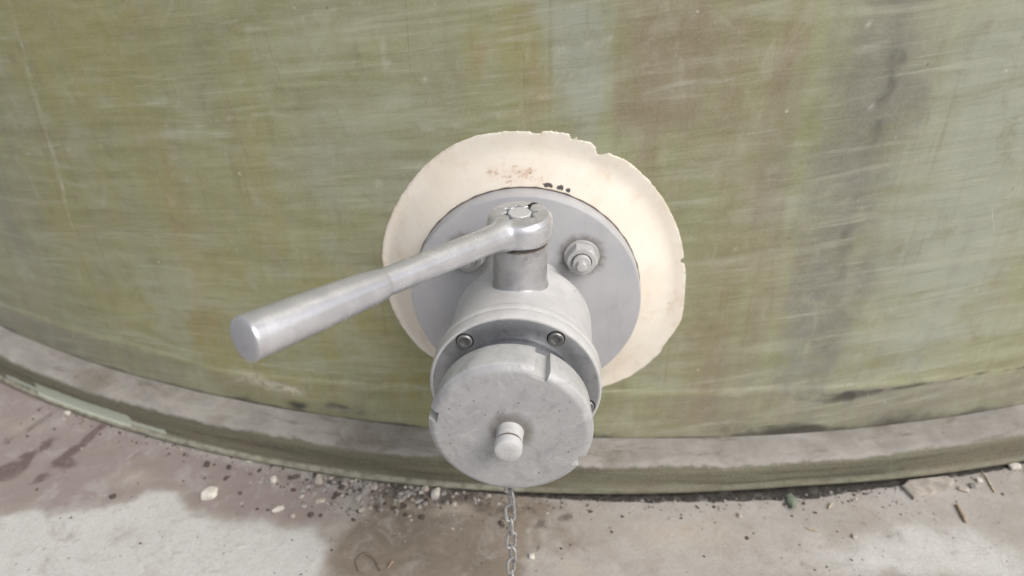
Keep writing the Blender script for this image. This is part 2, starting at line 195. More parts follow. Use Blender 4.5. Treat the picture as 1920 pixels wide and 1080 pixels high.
def masks(u, v, blobs, strokes, patches=(), warp=.012, wf=22., runs=''):
    """stain masks in surface coordinates (metres); one array per letter"""
    out = {}
    U = u + warp * 2 * fnoise(u * wf, v * wf); Vv = v + warp * 2 * fnoise(u * wf + 50, v * wf + 80)
    brk = 1 + .9 * fnoise(u * 40 + 7, v * 40 + 3)
    def add(k, m): out[k] = np.maximum(out.get(k, 0) + m * .35, np.maximum(out.get(k, np.zeros_like(u)), m))
    for k, bu, bv, ru, rv, s in blobs:
        w = min(1., max(ru, rv) / .02)
        uu = u + (U - u) * w; vv = v + (Vv - v) * w
        d = ((uu - bu) / max(ru, .0008)) ** 2 + ((vv - bv) / max(rv, .0008)) ** 2
        run = np.clip(1 + 1.5 * fnoise(u * 55 + 3, v * 6 + 8, 3), .1, 1.6) if k in runs else 1
        add(k, s * np.exp(-np.clip(d, 0, 30)) * (brk if w > .3 else 1) * run)
    for k, w, s, pts in strokes:
        # pin the warp small so thin lines stay lines
        uu = u + (U - u) * .25; vv = v + (Vv - v) * .25
        dm = np.full(u.shape, 9.)
        for (a, b), (c, d) in zip(pts[:-1], pts[1:]):
            L = (c - a) ** 2 + (d - b) ** 2 + 1e-12
            t = np.clip(((uu - a) * (c - a) + (vv - b) * (d - b)) / L, 0, 1)
            dm = np.minimum(dm, np.hypot(uu - a - t * (c - a), vv - b - t * (d - b)))
        add(k, s * np.exp(-(dm / w) ** 2) * np.clip(.6 + 1.6 * fnoise(u * 90, v * 90) + .2, 0, 1.2))
    for k, s, P in patches:
        uu = u + (U - u) * .8; vv = v + (Vv - v) * .8
        ins = np.zeros(u.shape, bool); dm = np.full(u.shape, 9.)
        for (a, b), (c, d) in zip(P, P[1:] + P[:1]):
            cr = ((b > vv) != (d > vv)) & (uu < (c - a) * (vv - b) / ((d - b) or 1e-9) + a)
            ins ^= cr
            L = (c - a) ** 2 + (d - b) ** 2 + 1e-12
            t = np.clip(((uu - a) * (c - a) + (vv - b) * (d - b)) / L, 0, 1)
            dm = np.minimum(dm, np.hypot(uu - a - t * (c - a), vv - b - t * (d - b)))
        sd_ = np.where(ins, dm, -dm)
        add(k, s * np.clip(.5 + sd_ / .022, 0, 1) * (1 + .35 * fnoise(u * 60, v * 60)))
    return {k: np.clip(m, 0, 1.3) for k, m in out.items()}

def set_attr(me, name, arrs):
    n = len(me.vertices)
    a = me.color_attributes.new(name, 'FLOAT_COLOR', 'POINT')
    buf = np.ones((n, 4), np.float32)
    for i, x in enumerate(arrs):
        if x is not None: buf[:, i] = x
    a.data.foreach_set('color', buf.ravel())

# ---------------------------------------------------------------- materials
class Mat:
    def __init__(self, name):
        self.m = bpy.data.materials.new(name)
        self.m.use_nodes = True
        self.t = self.m.node_tree
        self.b = self.t.nodes['Principled BSDF']
        self.tc = self.t.nodes.new('ShaderNodeTexCoord')
    def n(self, typ, **kw):
        x = self.t.nodes.new(typ)
        for k, v in kw.items(): setattr(x, k, v)
        return x
    def put(self, sock, val):
        if hasattr(val, 'is_output') or isinstance(val, bpy.types.NodeSocket): self.t.links.new(val, sock)
        elif isinstance(val, (tuple, list)) and len(val) == 3 and sock.type == 'RGBA': sock.default_value = (*val, 1)
        else: sock.default_value = val
    def coord(self, scale=(1, 1, 1), rot=(0, 0, 0), src='Object', loc=(0, 0, 0)):
        mp = self.n('ShaderNodeMapping')
        mp.inputs['Scale'].default_value = scale; mp.inputs['Rotation'].default_value = rot; mp.inputs['Location'].default_value = loc
        self.t.links.new(self.tc.outputs[src], mp.inputs['Vector'])
        return mp.outputs[0]
    def tilted(self, scale, deg, src='UV', loc=(0, 0, 0)):
        a = self.coord((1, 1, 1), (0, 0, math.radians(-deg)), src)
        mp = self.n('ShaderNodeMapping')
        mp.inputs['Scale'].default_value = scale; mp.inputs['Location'].default_value = loc
        self.t.links.new(a, mp.inputs['Vector'])
        return mp.outputs[0]
    def noise(self, vec, scale=5, detail=6, rough=.55, dist=0):
        x = self.n('ShaderNodeTexNoise')
        self.put(x.inputs['Vector'], vec); x.inputs['Scale'].default_value = scale
        x.inputs['Detail'].default_value = detail; x.inputs['Roughness'].default_value = rough; x.inputs['Distortion'].default_value = dist
        return x.outputs['Fac']
    def voro(self, vec, scale=50, rnd=1, feature='F1'):
        x = self.n('ShaderNodeTexVoronoi', feature=feature)
        self.put(x.inputs['Vector'], vec); x.inputs['Scale'].default_value = scale; x.inputs['Randomness'].default_value = rnd
        return x.outputs['Distance'], x.outputs['Color']
    def ramp(self, fac, a, b, lo=0., hi=1., smooth=True):
        x = self.n('ShaderNodeMapRange', interpolation_type='SMOOTHSTEP' if smooth else 'LINEAR')
        self.put(x.inputs['Value'], fac)
        x.inputs['From Min'].default_value = a; x.inputs['From Max'].default_value = b
        x.inputs['To Min'].default_value = lo; x.inputs['To Max'].default_value = hi
        return x.outputs[0]
    def math(self, op, a, b=0., c=None):
        x = self.n('ShaderNodeMath', operation=op)
        self.put(x.inputs[0], a); self.put(x.inputs[1], b)
        if c is not None: self.put(x.inputs[2], c)
        return x.outputs[0]
    def mix(self, fac, a, b, mode='MIX'):
        x = self.n('ShaderNodeMix', data_type='RGBA', blend_type=mode)
        x.clamp_factor = True
        self.put(x.inputs[0], fac); self.put(x.inputs[6], a); self.put(x.inputs[7], b)
        return x.outputs[2]
    def attr(self, name):
        x = self.n('ShaderNodeAttribute', attribute_name=name)
        s = self.n('ShaderNodeSeparateColor')
        self.t.links.new(x.outputs['Color'], s.inputs[0])
        return s.outputs[0], s.outputs[1], s.outputs[2]
    def bump(self, h, dist=.001, strength=1., prev=None):
        x = self.n('ShaderNodeBump')
        self.put(x.inputs['Height'], h); x.inputs['Distance'].default_value = dist; x.inputs['Strength'].default_value = strength
        if prev is not None: self.put(x.inputs['Normal'], prev)
        return x.outputs[0]
    def done(self, color=None, rough=None, normal=None, metallic=None, spec=None, coat=None, coat_rough=None):
        for k, v in [('Base Color', color), ('Roughness', rough), ('Normal', normal), ('Metallic', metallic), ('Specular IOR Level', spec), ('Coat Weight', coat), ('Coat Roughness', coat_rough)]:
            if v is not None: self.put(self.b.inputs[k], v)
        return self.m
    def speckle(self, vec, scale, thr, size=.18):
        """sparse small dots: keep only cells whose random colour passes thr"""
        d, c = self.voro(vec, scale)
        s = self.n('ShaderNodeSeparateColor'); self.t.links.new(c, s.inputs[0])
        keep = self.math('GREATER_THAN', s.outputs[0], thr)
        sz = self.math('MULTIPLY', s.outputs[1], size)
        dot = self.math('LESS_THAN', d, sz)
        return self.math('MULTIPLY', keep, dot)

def mat_fibreglass():
    m = Mat('fibreglass_laminate')
    A = m.attr('stain_a'); B = m.attr('stain_light_b')       # a: olive, brown, grey ; b: light, dark, rust
    C = m.attr('scuff_shade_c')                              # c: white scuff, orange?, height
    uv = m.coord(src='UV')
    s1 = m.tilted((7, 60, 1), 5)
    s2 = m.tilted((14, 260, 1), 6.5)
    s3 = m.tilted((10, 170, 1), -3, loc=(3, 5, 0))
    vert = m.coord((70, 5, 1), (0, 0, 0), 'UV', (1, 2, 0))
    n1 = m.noise(s1, 1, 5, .6, .6); n2 = m.noise(s2, 1, 4, .6); n3 = m.noise(s3, 1, 5, .6)
    nv = m.noise(vert, 1, 5, .6, .5)
    blot = m.noise(uv, 14, 7, .6); fine = m.noise(uv, 420, 4, .7); mid = m.noise(uv, 70, 6, .62)
    col = m.mix(m.ramp(n1, .3, .7), (.222, .230, .108), (.305, .322, .195))
    col = m.mix(m.ramp(nv, .40, .75, 0, .38), col, (.235, .205, .120))
    col = m.mix(m.ramp(blot, .38, .68, 0, .40), col, (.275, .262, .195))
    sweep = m.noise(m.tilted((3.5, 34, 1), 8, loc=(2, 6, 0)), 1, 6, .62, 1.2)
    sweep2 = m.noise(m.tilted((6, 70, 1), 7, loc=(7, 1, 0)), 1, 5, .62, .8)
    def am(x, lo=.15, hi=.85, top=.85, nz=n1, w=.55):
        # breaks the painted masks up with the laminate's own streaks
        v = m.math('MULTIPLY_ADD', m.math('SUBTRACT', nz, .5), w, x)
        gate = m.ramp(x, .0, .14)
        return m.math('MULTIPLY', m.ramp(v, lo, hi, 0, top), gate)
    col = m.mix(am(B[0], top=.8), col, (.312, .332, .278))
    col = m.mix(am(A[0], lo=.05, hi=1.0, top=.70), col, (.265, .248, .080))
    col = m.mix(am(A[1], nz=nv, lo=.05, hi=1.15, top=.72, w=.8), col, (.228, .176, .112))
    col = m.mix(am(A[2], nz=nv, lo=.05, hi=1.05, top=.85, w=.7), col, (.178, .175, .152))
    col = m.mix(am(B[2], nz=mid, lo=.1, hi=1.1, top=.60, w=.6), col, (.275, .175, .075))
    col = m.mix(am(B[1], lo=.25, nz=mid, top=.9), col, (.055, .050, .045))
    cloud = m.noise(m.coord((1, 1, 1), src='UV', loc=(6, 3, 0)), 9, 6, .62, .4)
    cl2 = m.noise(m.coord((1, .7, 1), src='UV', loc=(2, 9, 0)), 30, 7, .68, .6)
    col = m.mix(m.ramp(cloud, .52, .70, 0, .35), col, (.36, .37, .26))
    col = m.mix(m.ramp(cl2, .52, .70, 0, .42), col, (.165, .155, .085))
    col = m.mix(m.ramp(cl2, .46, .32, 0, .30), col, (.41, .41, .32))
    drip = m.noise(m.coord((150, 3.2, 1), src='UV', loc=(8, 5, 0)), 1, 5, .6, .9)
    drip2 = m.noise(m.coord((60, 4.5, 1), src='UV', loc=(3, 2, 0)), 1, 6, .65, 1.2)
    col = m.mix(m.math('MULTIPLY', m.ramp(drip, .58, .72, 0, .5), m.ramp(cloud, .62, .42)), col, (.19, .145, .065))
    col = m.mix(m.ramp(drip2, .60, .74, 0, .45), col, (.20, .165, .095))
    col = m.mix(m.math('MULTIPLY', m.ramp(sweep, .52, .70, 0, .55), m.ramp(cl2, .3, .6)), col, (.40, .41, .31))
    col = m.mix(m.ramp(sweep, .46, .30, 0, .32), col, (.16, .155, .07))
    col = m.mix(m.math('MULTIPLY', m.ramp(sweep2, .56, .74, 0, .5), m.ramp(cloud, .36, .58)), col, (.44, .445, .355))
    # winding streaks, light and dark
    col = m.mix(m.ramp(n2, .56, .76, 0, .30), col, (.47, .48, .37))
    col = m.mix(m.ramp(n2, .46, .28, 0, .30), col, (.13, .13, .07))
    col = m.mix(m.ramp(n3, .60, .78, 0, .22), col, (.42, .42, .33))
    col = m.mix(m.ramp(mid, .45, .75, 0, .25), col, (.38, .35, .28))
    col = m.mix(m.ramp(fine, .35, .75, -.0, .16), col, (.5, .49, .42))
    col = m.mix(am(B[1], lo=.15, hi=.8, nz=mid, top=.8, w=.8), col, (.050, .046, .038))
    # scuffs, chips and specks
    wh = m.math('MULTIPLY', C[0], m.ramp(m.noise(uv, 160, 5, .7), .32, .58))
    col = m.mix(m.math('MULTIPLY', wh, .75), col, (.58, .56, .48))
    sp = m.speckle(uv, 75, .93, .13); sp2 = m.speckle(m.coord((1, .7, 1), src='UV', loc=(4, 1, 0)), 160, .93, .16)
    col = m.mix(m.math('MULTIPLY', sp, .45), col, (.55, .52, .44))
    col = m.mix(m.math('MULTIPLY', sp2, .30), col, (.50, .46, .38))
    dk = m.speckle(m.coord((1, .8, 1), src='UV', loc=(9, 3, 0)), 110, .95, .13)
    col = m.mix(m.math('MULTIPLY', dk, .5), col, (.10, .08, .06))
    # thin scratches
    sc = m.noise(m.tilted((260, 14, 1), 24), 1, 2, .4)
    sc2 = m.noise(m.tilted((9, 420, 1), 13), 1, 2, .4)
    scr = m.math('MULTIPLY', m.ramp(m.math('MAXIMUM', sc, sc2), .735, .79), m.ramp(m.noise(uv, 26, 3), .5, .62))
    col = m.mix(m.math('MULTIPLY', scr, .5), col, (.55, .54, .46))
    rough = m.ramp(mid, .2, .8, .30, .50)
    h = m.math('ADD', m.math('MULTIPLY', n2, .5), m.math('MULTIPLY', m.noise(uv, 500, 3), .18))
    nb = m.bump(h, .0007, .5)
    nb = m.bump(m.noise(m.coord((6, 12, 1), src='UV'), 1, 3), .004, .5, nb)
    return m.done(col, rough, nb, spec=.5)

def mat_ledge():
    m = Mat('base_ring_dusty_laminate')
    A = m.attr('zone')                # r: dust on the ledge, g: lip strip, b: pale patch
    uv = m.coord(src='UV')
    st = m.noise(m.coord((5, 120, 1), src='UV'), 1, 6, .65, .4)
    bl = m.noise(uv, 22, 7, .65); mid = m.noise(uv, 90, 6, .65); fine = m.noise(uv, 500, 3, .7)
    col = m.mix(m.ramp(st, .3, .7), (.085, .080, .054), (.170, .162, .108))
    col = m.mix(m.ramp(bl, .48, .7, 0, .6), col, (.150, .115, .085))
    col = m.mix(m.ramp(bl, .45, .25, 0, .6), col, (.190, .215, .140))
    col = m.mix(m.ramp(mid, .56, .72, 0, .5), col, (.070, .064, .050))
    low = m.noise(m.coord((9, 9, 1), src='UV', loc=(3, 3, 0)), 1, 6, .7, .5)
    edge = m.math('MULTIPLY_ADD', m.math('SUBTRACT', mid, .5), .8, m.math('MULTIPLY_ADD', m.math('SUBTRACT', low, .5), 1.3, A[0]))
    dust = m.mix(m.ramp(bl, .3, .7), (.230, .215, .198), (.345, .325, .300))
    dust = m.mix(m.ramp(st, .55, .75, 0, .35), dust, (.44, .40, .37))
    dust = m.mix(m.ramp(mid, .60, .78, 0, .35), dust, (.16, .145, .12))
    dust = m.mix(m.ramp(low, .50, .68, 0, .85), dust, (.185, .165, .130))
    dust = m.mix(m.ramp(m.noise(m.coord((30, 200, 1), src='UV'), 1, 5, .7), .55, .75, 0, .5), dust, (.20, .17, .145))
    smg = m.noise(m.coord((12, 40, 1), src='UV', loc=(1, 8, 0)), 1, 7, .72, .8)
    dust = m.mix(m.ramp(smg, .52, .66, 0, .65), dust, (.125, .108, .088))
    dust = m.mix(m.ramp(smg, .44, .34, 0, .35), dust, (.42, .40, .37))
    col = m.mix(m.ramp(edge, .34, .66, 0, .95), col, dust)
    col = m.mix(m.math('MULTIPLY', A[1], m.ramp(mid, .35, .60, .1, .75)), col, (.33, .325, .255))
    col = m.mix(m.ramp(m.math('MULTIPLY_ADD', m.math('SUBTRACT', mid, .5), .9, A[2]), .42, .55, 0, .9), col, (.42, .455, .375))
    col = m.mix(m.ramp(fine, .4, .75, 0, .2), col, (.42, .40, .36))
    sp = m.speckle(uv, 120, .92, .2)
    col = m.mix(m.math('MULTIPLY', sp, .5), col, (.10, .085, .065))
    nb = m.bump(m.math('ADD', mid, m.math('MULTIPLY', fine, .5)), .0015, .6)
    return m.done(col, m.ramp(mid, .3, .7, .55, .8), nb, spec=.35)

def mat_ground():
    m = Mat('stained_concrete')
    A = m.attr('stain_a'); B = m.attr('stain_light_b')    # a: purple, wet brown, dark grit ; b: pale and painted light, olive
    o = m.coord()
    bl = m.noise(o, 9, 7, .6, .3); mid = m.noise(o, 60, 7, .65, .3); fine = m.noise(o, 380, 5, .7)
    col = m.mix(m.ramp(bl, .3, .7), (.345, .315, .280), (.430, .410, .385))
    def am(x, nz, w=.6, lo=.2, hi=.75, top=.9):
        v = m.math('MULTIPLY_ADD', m.math('SUBTRACT', nz, .5), w, x)
        return m.math('MULTIPLY', m.ramp(v, lo, hi, 0, top), m.ramp(x, 0, .12))
    col = m.mix(am(B[0], bl, top=.8), col, (.61, .61, .59))  # pale concrete; the brighter light in the right corner is painted in here
    pur = m.mix(m.ramp(A[0], .72, 1.1), (.270, .215, .205), (.095, .050, .055))
    col = m.mix(am(A[0], mid, top=.85), col, pur)
    col = m.mix(am(A[1], mid, w=.7, top=.85), col, m.mix(m.ramp(bl, .35, .65), (.165, .128, .092), (.235, .190, .145)))
    col = m.mix(am(A[2], mid, w=1.3, lo=.30, hi=.6, top=.85), col, (.085, .072, .062))
    col = m.mix(am(B[2], mid, top=.7), col, (.43, .375, .305))
    col = m.mix(am(B[1], mid, top=.6), col, (.20, .18, .08))
    Cc = m.attr('scuff_shade_c')
    wide = m.noise(m.coord(loc=(4, 4, 0)), 26, 7, .68, .5)
    col = m.mix(m.ramp(wide, .52, .68, 0, .45), col, (.30, .255, .22))
    col = m.mix(m.ramp(wide, .48, .32, 0, .40), col, (.47, .455, .43))
    col = m.mix(am(Cc[0], mid, w=.9, lo=.3, hi=.7, top=.97), col, (.018, .016, .014))  # near-black painted shade of the gap below the base ring
    col = m.mix(m.ramp(mid, .52, .72, 0, .30), col, (.22, .185, .16))
    col = m.mix(m.ramp(mid, .46, .30, 0, .25), col, (.50, .47, .43))
    col = m.mix(m.ramp(fine, .35, .75, 0, .30), col, (.26, .235, .21))
    s1 = m.speckle(o, 130, .86, .24); s2 = m.speckle(m.coord(loc=(3, 1, 0)), 210, .84, .28); s3 = m.speckle(m.coord(loc=(7, 2, 0)), 90, .92, .14)
    s4 = m.speckle(m.coord(loc=(5, 8, 0)), 42, .86, .22)
    col = m.mix(m.math('MULTIPLY', s4, m.ramp(fine, .3, .6, 0, .45)), col, (.19, .165, .15))
    col = m.mix(m.math('MULTIPLY', s1, m.ramp(mid, .42, .58, .05, .75)), col, (.075, .055, .045))
    col = m.mix(m.math('MULTIPLY', s2, m.ramp(mid, .42, .58, .0, .5)), col, (.17, .13, .11))
    col = m.mix(m.math('MULTIPLY', s3, .6), col, (.62, .58, .50))
    h = m.math('ADD', m.math('MULTIPLY', mid, 1.), m.math('MULTIPLY', fine, .5))
    nb = m.bump(h, .0025, .55)
    rough = m.ramp(A[1], .2, 1., .62, .45)
    return m.done(col, rough, nb, spec=.4)

def mat_collar():
    m = Mat('cream_paint')
    o = m.coord()
    bl = m.noise(o, 22, 6, .6); mid = m.noise(o, 110, 6, .65); fine = m.noise(o, 500, 3, .6)
    col = m.mix(m.ramp(bl, .3, .7), (.765, .690, .580), (.790, .745, .655))
    col = m.mix(m.ramp(mid, .50, .75, 0, .35), col, (.66, .57, .47))
    big = m.noise(m.coord(loc=(1, 2, 3)), 48, 7, .7, .6)
    col = m.mix(m.ramp(big, .54, .70, 0, .5), col, (.66, .53, .40))
    col = m.mix(m.ramp(m.noise(m.coord((1, 1, 1), loc=(5, 2, 3)), 90, 8, .75, 1.), .62, .70, 0, .45), col, (.52, .42, .33))
    D = m.attr('dirt')       # r: scabby flaking near the flange top, g: dark gap chips, b: edge grime
    f = m.math('MULTIPLY_ADD', m.math('SUBTRACT', mid, .5), 2.2, D[0])
    fl = m.noise(o, 210, 7, .75, .6)
    f = m.math('MULTIPLY', m.math('MULTIPLY_ADD', m.math('SUBTRACT', fl, .5), 5.0, m.math('MULTIPLY_ADD', m.math('SUBTRACT', mid, .5), 1.2, D[0])), m.ramp(D[0], .1, .35))
    col = m.mix(m.ramp(f, .72, .95, 0, .75), col, (.50, .33, .24))
    col = m.mix(m.ramp(D[0], .15, .7, 0, .30), col, (.72, .56, .44))
    f3 = m.math('MULTIPLY_ADD', m.math('SUBTRACT', m.noise(o, 240, 5, .7), .5), 2.6, D[0])
    col = m.mix(m.ramp(f3, .85, .98, 0, .7), col, (.25, .17, .14))
    f2 = m.math('MULTIPLY_ADD', m.math('SUBTRACT', mid, .5), 1.6, D[1])
    col = m.mix(m.ramp(f2, .50, .60, 0, .95), col, (.045, .038, .032))
    col = m.mix(m.math('MULTIPLY', D[2], m.ramp(mid, .4, .6, .1, .55)), col, (.40, .36, .28))
    sp = m.speckle(m.coord((1, .2, 1)), 85, .88, .13); sp2 = m.speckle(m.coord((1, .2, 1), loc=(3, 0, 3)), 55, .9, .10)
    col = m.mix(m.math('MULTIPLY', sp, .6), col, (.38, .30, .25))
    col = m.mix(m.math('MULTIPLY', sp2, .65), col, (.16, .13, .11))
    nb = m.bump(m.math('ADD', m.noise(o, 28, 3), m.math('MULTIPLY', fine, .06)), .002, .4)
    return m.done(col, m.ramp(mid, .3, .7, .14, .26), nb, spec=.6)

def mat_paint(name, c1, c2, rough=(.38, .5), metal=0., spots=.9, bump=.35, blotch=0., grime=None, coat=0., spotscale=120, scratch=0.):
    m = Mat(name)
    o = m.coord()
    bl = m.noise(o, 45, 6, .6); mid = m.noise(o, 190, 6, .65); fine = m.noise(o, 900, 3, .6)
    col = m.mix(m.ramp(bl, .3, .7), c1, c2)
    if blotch:
        b2 = m.noise(o, 75, 8, .68, .3)
        col = m.mix(m.ramp(b2, .50, .66, 0, blotch), col, tuple(x * .66 for x in c1))
        col = m.mix(m.ramp(mid, .56, .72, 0, blotch * .8), col, tuple(min(1, x * 1.25) for x in c2))
    col = m.mix(m.ramp(fine, .4, .8, 0, .10), col, tuple(x * .7 for x in c1))
    s = m.speckle(o, spotscale, spots, .15); s2 = m.speckle(m.coord(loc=(2, 5, 1)), spotscale * 2.1, spots, .2)
    col = m.mix(m.math('MULTIPLY', s, .6), col, (.13, .11, .10))
    col = m.mix(m.math('MULTIPLY', s2, .4), col, (.22, .19, .17))
    if scratch:
        s3 = m.speckle(m.coord(loc=(6, 1, 4)), 420, .66, .30); s4 = m.speckle(m.coord(loc=(1, 7, 4)), 260, .82, .24)
        patch = m.ramp(m.noise(m.coord(loc=(2, 2, 7)), 38, 4, .6), .46, .62, .12, 1)
        col = m.mix(m.math('MULTIPLY', m.math('MULTIPLY', m.math('MAXIMUM', s3, s4), patch), .75), col, (.14, .125, .11))
        stn = m.noise(m.coord(loc=(3, 8, 2)), 55, 8, .72, .8)
        col = m.mix(m.ramp(stn, .52, .64, 0, .42), col, (.24, .235, .235))
        col = m.mix(m.ramp(stn, .45, .33, 0, .45), col, (.56, .56, .56))
        for deg, sx_, sz_, thr in ((20, 40, 1400, .70), (-50, 30, 1100, .72), (75, 45, 1500, .73)):
            a_ = m.coord((1, 1, 1), (0, math.radians(deg), 0))
            mp = m.n('ShaderNodeMapping'); mp.inputs['Scale'].default_value = (sx_, 40, sz_)
            m.t.links.new(a_, mp.inputs['Vector'])
            ln = m.ramp(m.noise(mp.outputs[0], 1, 2, .45), thr, thr + .05)
            ln = m.math('MULTIPLY', ln, m.ramp(m.noise(o, 60, 3), .48, .62))
            col = m.mix(m.math('MULTIPLY', ln, scratch), col, (.62, .62, .62) if deg > 0 else (.2, .19, .18))
    if grime:
        # real dirt collected round a fitting: centre, radii (in object space), axis pair
        (cx, cz, r0, r1, amt, ax) = grime
        sx = m.n('ShaderNodeSeparateXYZ'); m.t.links.new(m.tc.outputs['Object'], sx.inputs[0])
        px, pz = sx.outputs[ax[0]], sx.outputs[ax[1]]
        dx = m.math('SUBTRACT', px, cx); dz = m.math('SUBTRACT', pz, cz)
        d = m.math('SQRT', m.math('ADD', m.math('MULTIPLY', dx, dx), m.math('MULTIPLY', dz, dz)))
        d = m.math('MULTIPLY_ADD', m.math('SUBTRACT', mid, .5), (r1 - r0) * 1.2, d)
        g = m.ramp(d, r1, r0, 0, amt)
        col = m.mix(g, col, (.17, .15, .13))
    nb = m.bump(m.math('ADD', m.noise(o, 260, 3), m.math('MULTIPLY', fine, .35)), .0004, bump)
    return m.done(col, m.ramp(mid, .3, .7, *rough), nb, metallic=metal, coat=coat, coat_rough=.2)

def mat_plain(name, c, rough=.6, metal=0., var=.25, scale=200):
    m = Mat(name)
    o = m.coord()
    n = m.noise(o, scale, 5, .6)
    col = m.mix(m.ramp(n, .3, .7), tuple(x * (1 - var) for x in c), tuple(min(1, x * (1 + var)) for x in c))
    return m.done(col, m.ramp(n, .3, .7, rough * .85, min(1, rough * 1.15)), m.bump(n, .0006, .5), metallic=metal)

M_WALL = mat_fibreglass(); M_LEDGE = mat_ledge(); M_GROUND = mat_ground(); M_COLLAR = mat_collar()
def bolt_grime_paint():
    """flange paint with dirt rings round the four bolts"""
    m = Mat('flange_paint')
    o = m.coord()
    bl = m.noise(o, 30, 6, .6); mid = m.noise(o, 190, 6, .65); fine = m.noise(o, 900, 3, .6)
    col = m.mix(m.ramp(bl, .3, .7), (.40, .40, .418), (.45, .448, .462))
    sx = m.n('ShaderNodeSeparateXYZ'); m.t.links.new(m.tc.outputs['Object'], sx.inputs[0])
    ax = m.math('ABSOLUTE', sx.outputs[0]); az = m.math('ABSOLUTE', sx.outputs[2])
    dx = m.math('SUBTRACT', ax, .0475); dz = m.math('SUBTRACT', az, .0470)
    d = m.math('SQRT', m.math('ADD', m.math('MULTIPLY', dx, dx), m.math('MULTIPLY', dz, dz)))
    d = m.math('MULTIPLY_ADD', m.math('SUBTRACT', mid, .5), .012, d)
    col = m.mix(m.math('MULTIPLY', m.ramp(d, .0235, .0140, 0, .8), m.ramp(sx.outputs[2], .0, .02)), col, (.14, .125, .105))
    col = m.mix(m.ramp(m.noise(m.coord((1, 1, .25)), 70, 7, .7, .6), .54, .72, 0, .35), col, (.30, .29, .29))
    s = m.speckle(o, 70, .9, .10); s2 = m.speckle(m.coord(loc=(2, 5, 1)), 150, .93, .16)
    col = m.mix(m.math('MULTIPLY', s, .6), col, (.14, .12, .12)); col = m.mix(m.math('MULTIPLY', s2, .45), col, (.2, .18, .18))
    nb = m.bump(m.math('ADD', m.noise(o, 260, 3), m.math('MULTIPLY', fine, .3)), .0004, .35)
    return m.done(col, m.ramp(mid, .3, .7, .36, .48), nb, spec=.5)
M_FLANGE = bolt_grime_paint()
M_BODY = mat_paint('grey_body_paint', (.495, .49, .485), (.57, .565, .56), (.30, .42), spots=.92, blotch=.18, spotscale=95)
M_STEM = mat_paint('worn_stem_paint', (.33, .33, .335), (.47, .47, .48), (.28, .42), metal=.5, spots=.88, blotch=.8, spotscale=160)
def mat_lever():
    m = Mat('silver_lever_paint')
    o = m.coord()
    n = m.noise(o, 60, 5, .6); lump = m.noise(o, 130, 2, .5); fine = m.noise(o, 420, 3, .6)
    col = m.mix(m.ramp(n, .3, .7), (.50, .50, .525), (.60, .60, .62))
    nb = m.bump(m.math('ADD', lump, m.math('MULTIPLY', fine, .25)), .0008, .16)
    return m.done(col, m.ramp(n, .3, .7, .19, .30), nb, metallic=.55)
M_LEVER = mat_lever()
M_CAPEND = mat_paint('worn_grip_end', (.40, .40, .42), (.48, .48, .50), (.45, .55), metal=.2, spots=.9, blotch=.3)
M_RING = mat_paint('brushed_face_plate', (.30, .31, .33), (.38, .385, .40), (.32, .46), metal=.65, spots=.92, blotch=.7)
M_CAPRIM = mat_paint('cap_rim_paint', (.43, .43, .428), (.50, .50, .498), (.40, .50), spots=.80, blotch=.35, scratch=.3)
M_CAPFACE = mat_paint('cap_face_paint', (.375, .375, .38), (.43, .43, .432), (.38, .50), metal=.1, spots=.62, blotch=.36, scratch=.5, grime=(.0005, .0015, .0095, .0190, .8, (0, 2)), spotscale=150)
M_KNOB = mat_paint('knob_paint', (.48, .475, .465), (.56, .555, .55), (.38, .5), spots=.9, blotch=.4, spotscale=220)
M_SCREW = mat_plain('socket_screw_steel', (.27, .265, .26), .38, .7, .3, 500)
M_NUT = mat_paint('painted_nut', (.42, .415, .41), (.52, .515, .51), (.36, .5), spots=.85, blotch=.4, spotscale=200)
M_DARK = mat_plain('black_crevice_shade', (.022, .019, .017), .8)  # near-black that paints shade into socket and screw gaps; also colours the crack
M_GRIME = mat_plain('brown_sealing_dirt', (.13, .105, .085), .8)
M_CHAIN = mat_plain('galvanised_chain', (.37, .365, .36), .48, .4, .25, 600)

# ---------------------------------------------------------------- the setting: ground
ZG = -0.2271
def axis_lin(a, b, step): return list(np.arange(a, b, step))
gx = [-15, -8, -4, -2.2, -1.4, -1.0] + axis_lin(-.80, .801, .004) + [1.0, 1.4, 2.2, 4, 8, 15]
gy = [-15, -8, -4, -2, -1, -.6, -.4, -.3] + axis_lin(-.24, .30, .004) + [.5, 1, 2, 3, 4, 8, 15]
X, Y = np.meshgrid(np.array(gx), np.array(gy))
Z = ZG + .0016 * fnoise(X * 18, Y * 18) * ((abs(X) < .8) & (Y > -.24) & (Y < .3))
nxg, nyg = len(gx), len(gy)
V = np.stack([X.ravel(), Y.ravel(), Z.ravel()], 1)
Fc = [(j * nxg + i, j * nxg + i + 1, (j + 1) * nxg + i + 1, (j + 1) * nxg + i) for j in range(nyg - 1) for i in range(nxg - 1)]
me = bpy.data.meshes.new('ground'); me.from_pydata(V.tolist(), [], Fc)
gm = masks(V[:, 0], V[:, 1], GROUND_BLOBS, GROUND_STROKES, GROUND_PATCHES, warp=.009, wf=30.)
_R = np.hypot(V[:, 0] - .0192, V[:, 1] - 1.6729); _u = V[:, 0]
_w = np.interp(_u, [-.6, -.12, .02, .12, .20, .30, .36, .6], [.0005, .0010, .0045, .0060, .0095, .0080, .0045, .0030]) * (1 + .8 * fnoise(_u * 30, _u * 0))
gm['k'] = np.maximum(gm['k'] * .5, np.clip((1.682 + _w - _R) / .003 + .5, 0, 1) * np.interp(_u, [-.6, -.15, .0], [.9, .8, 1.2]))  # black band paints the shade under the ring's overhang onto the ground
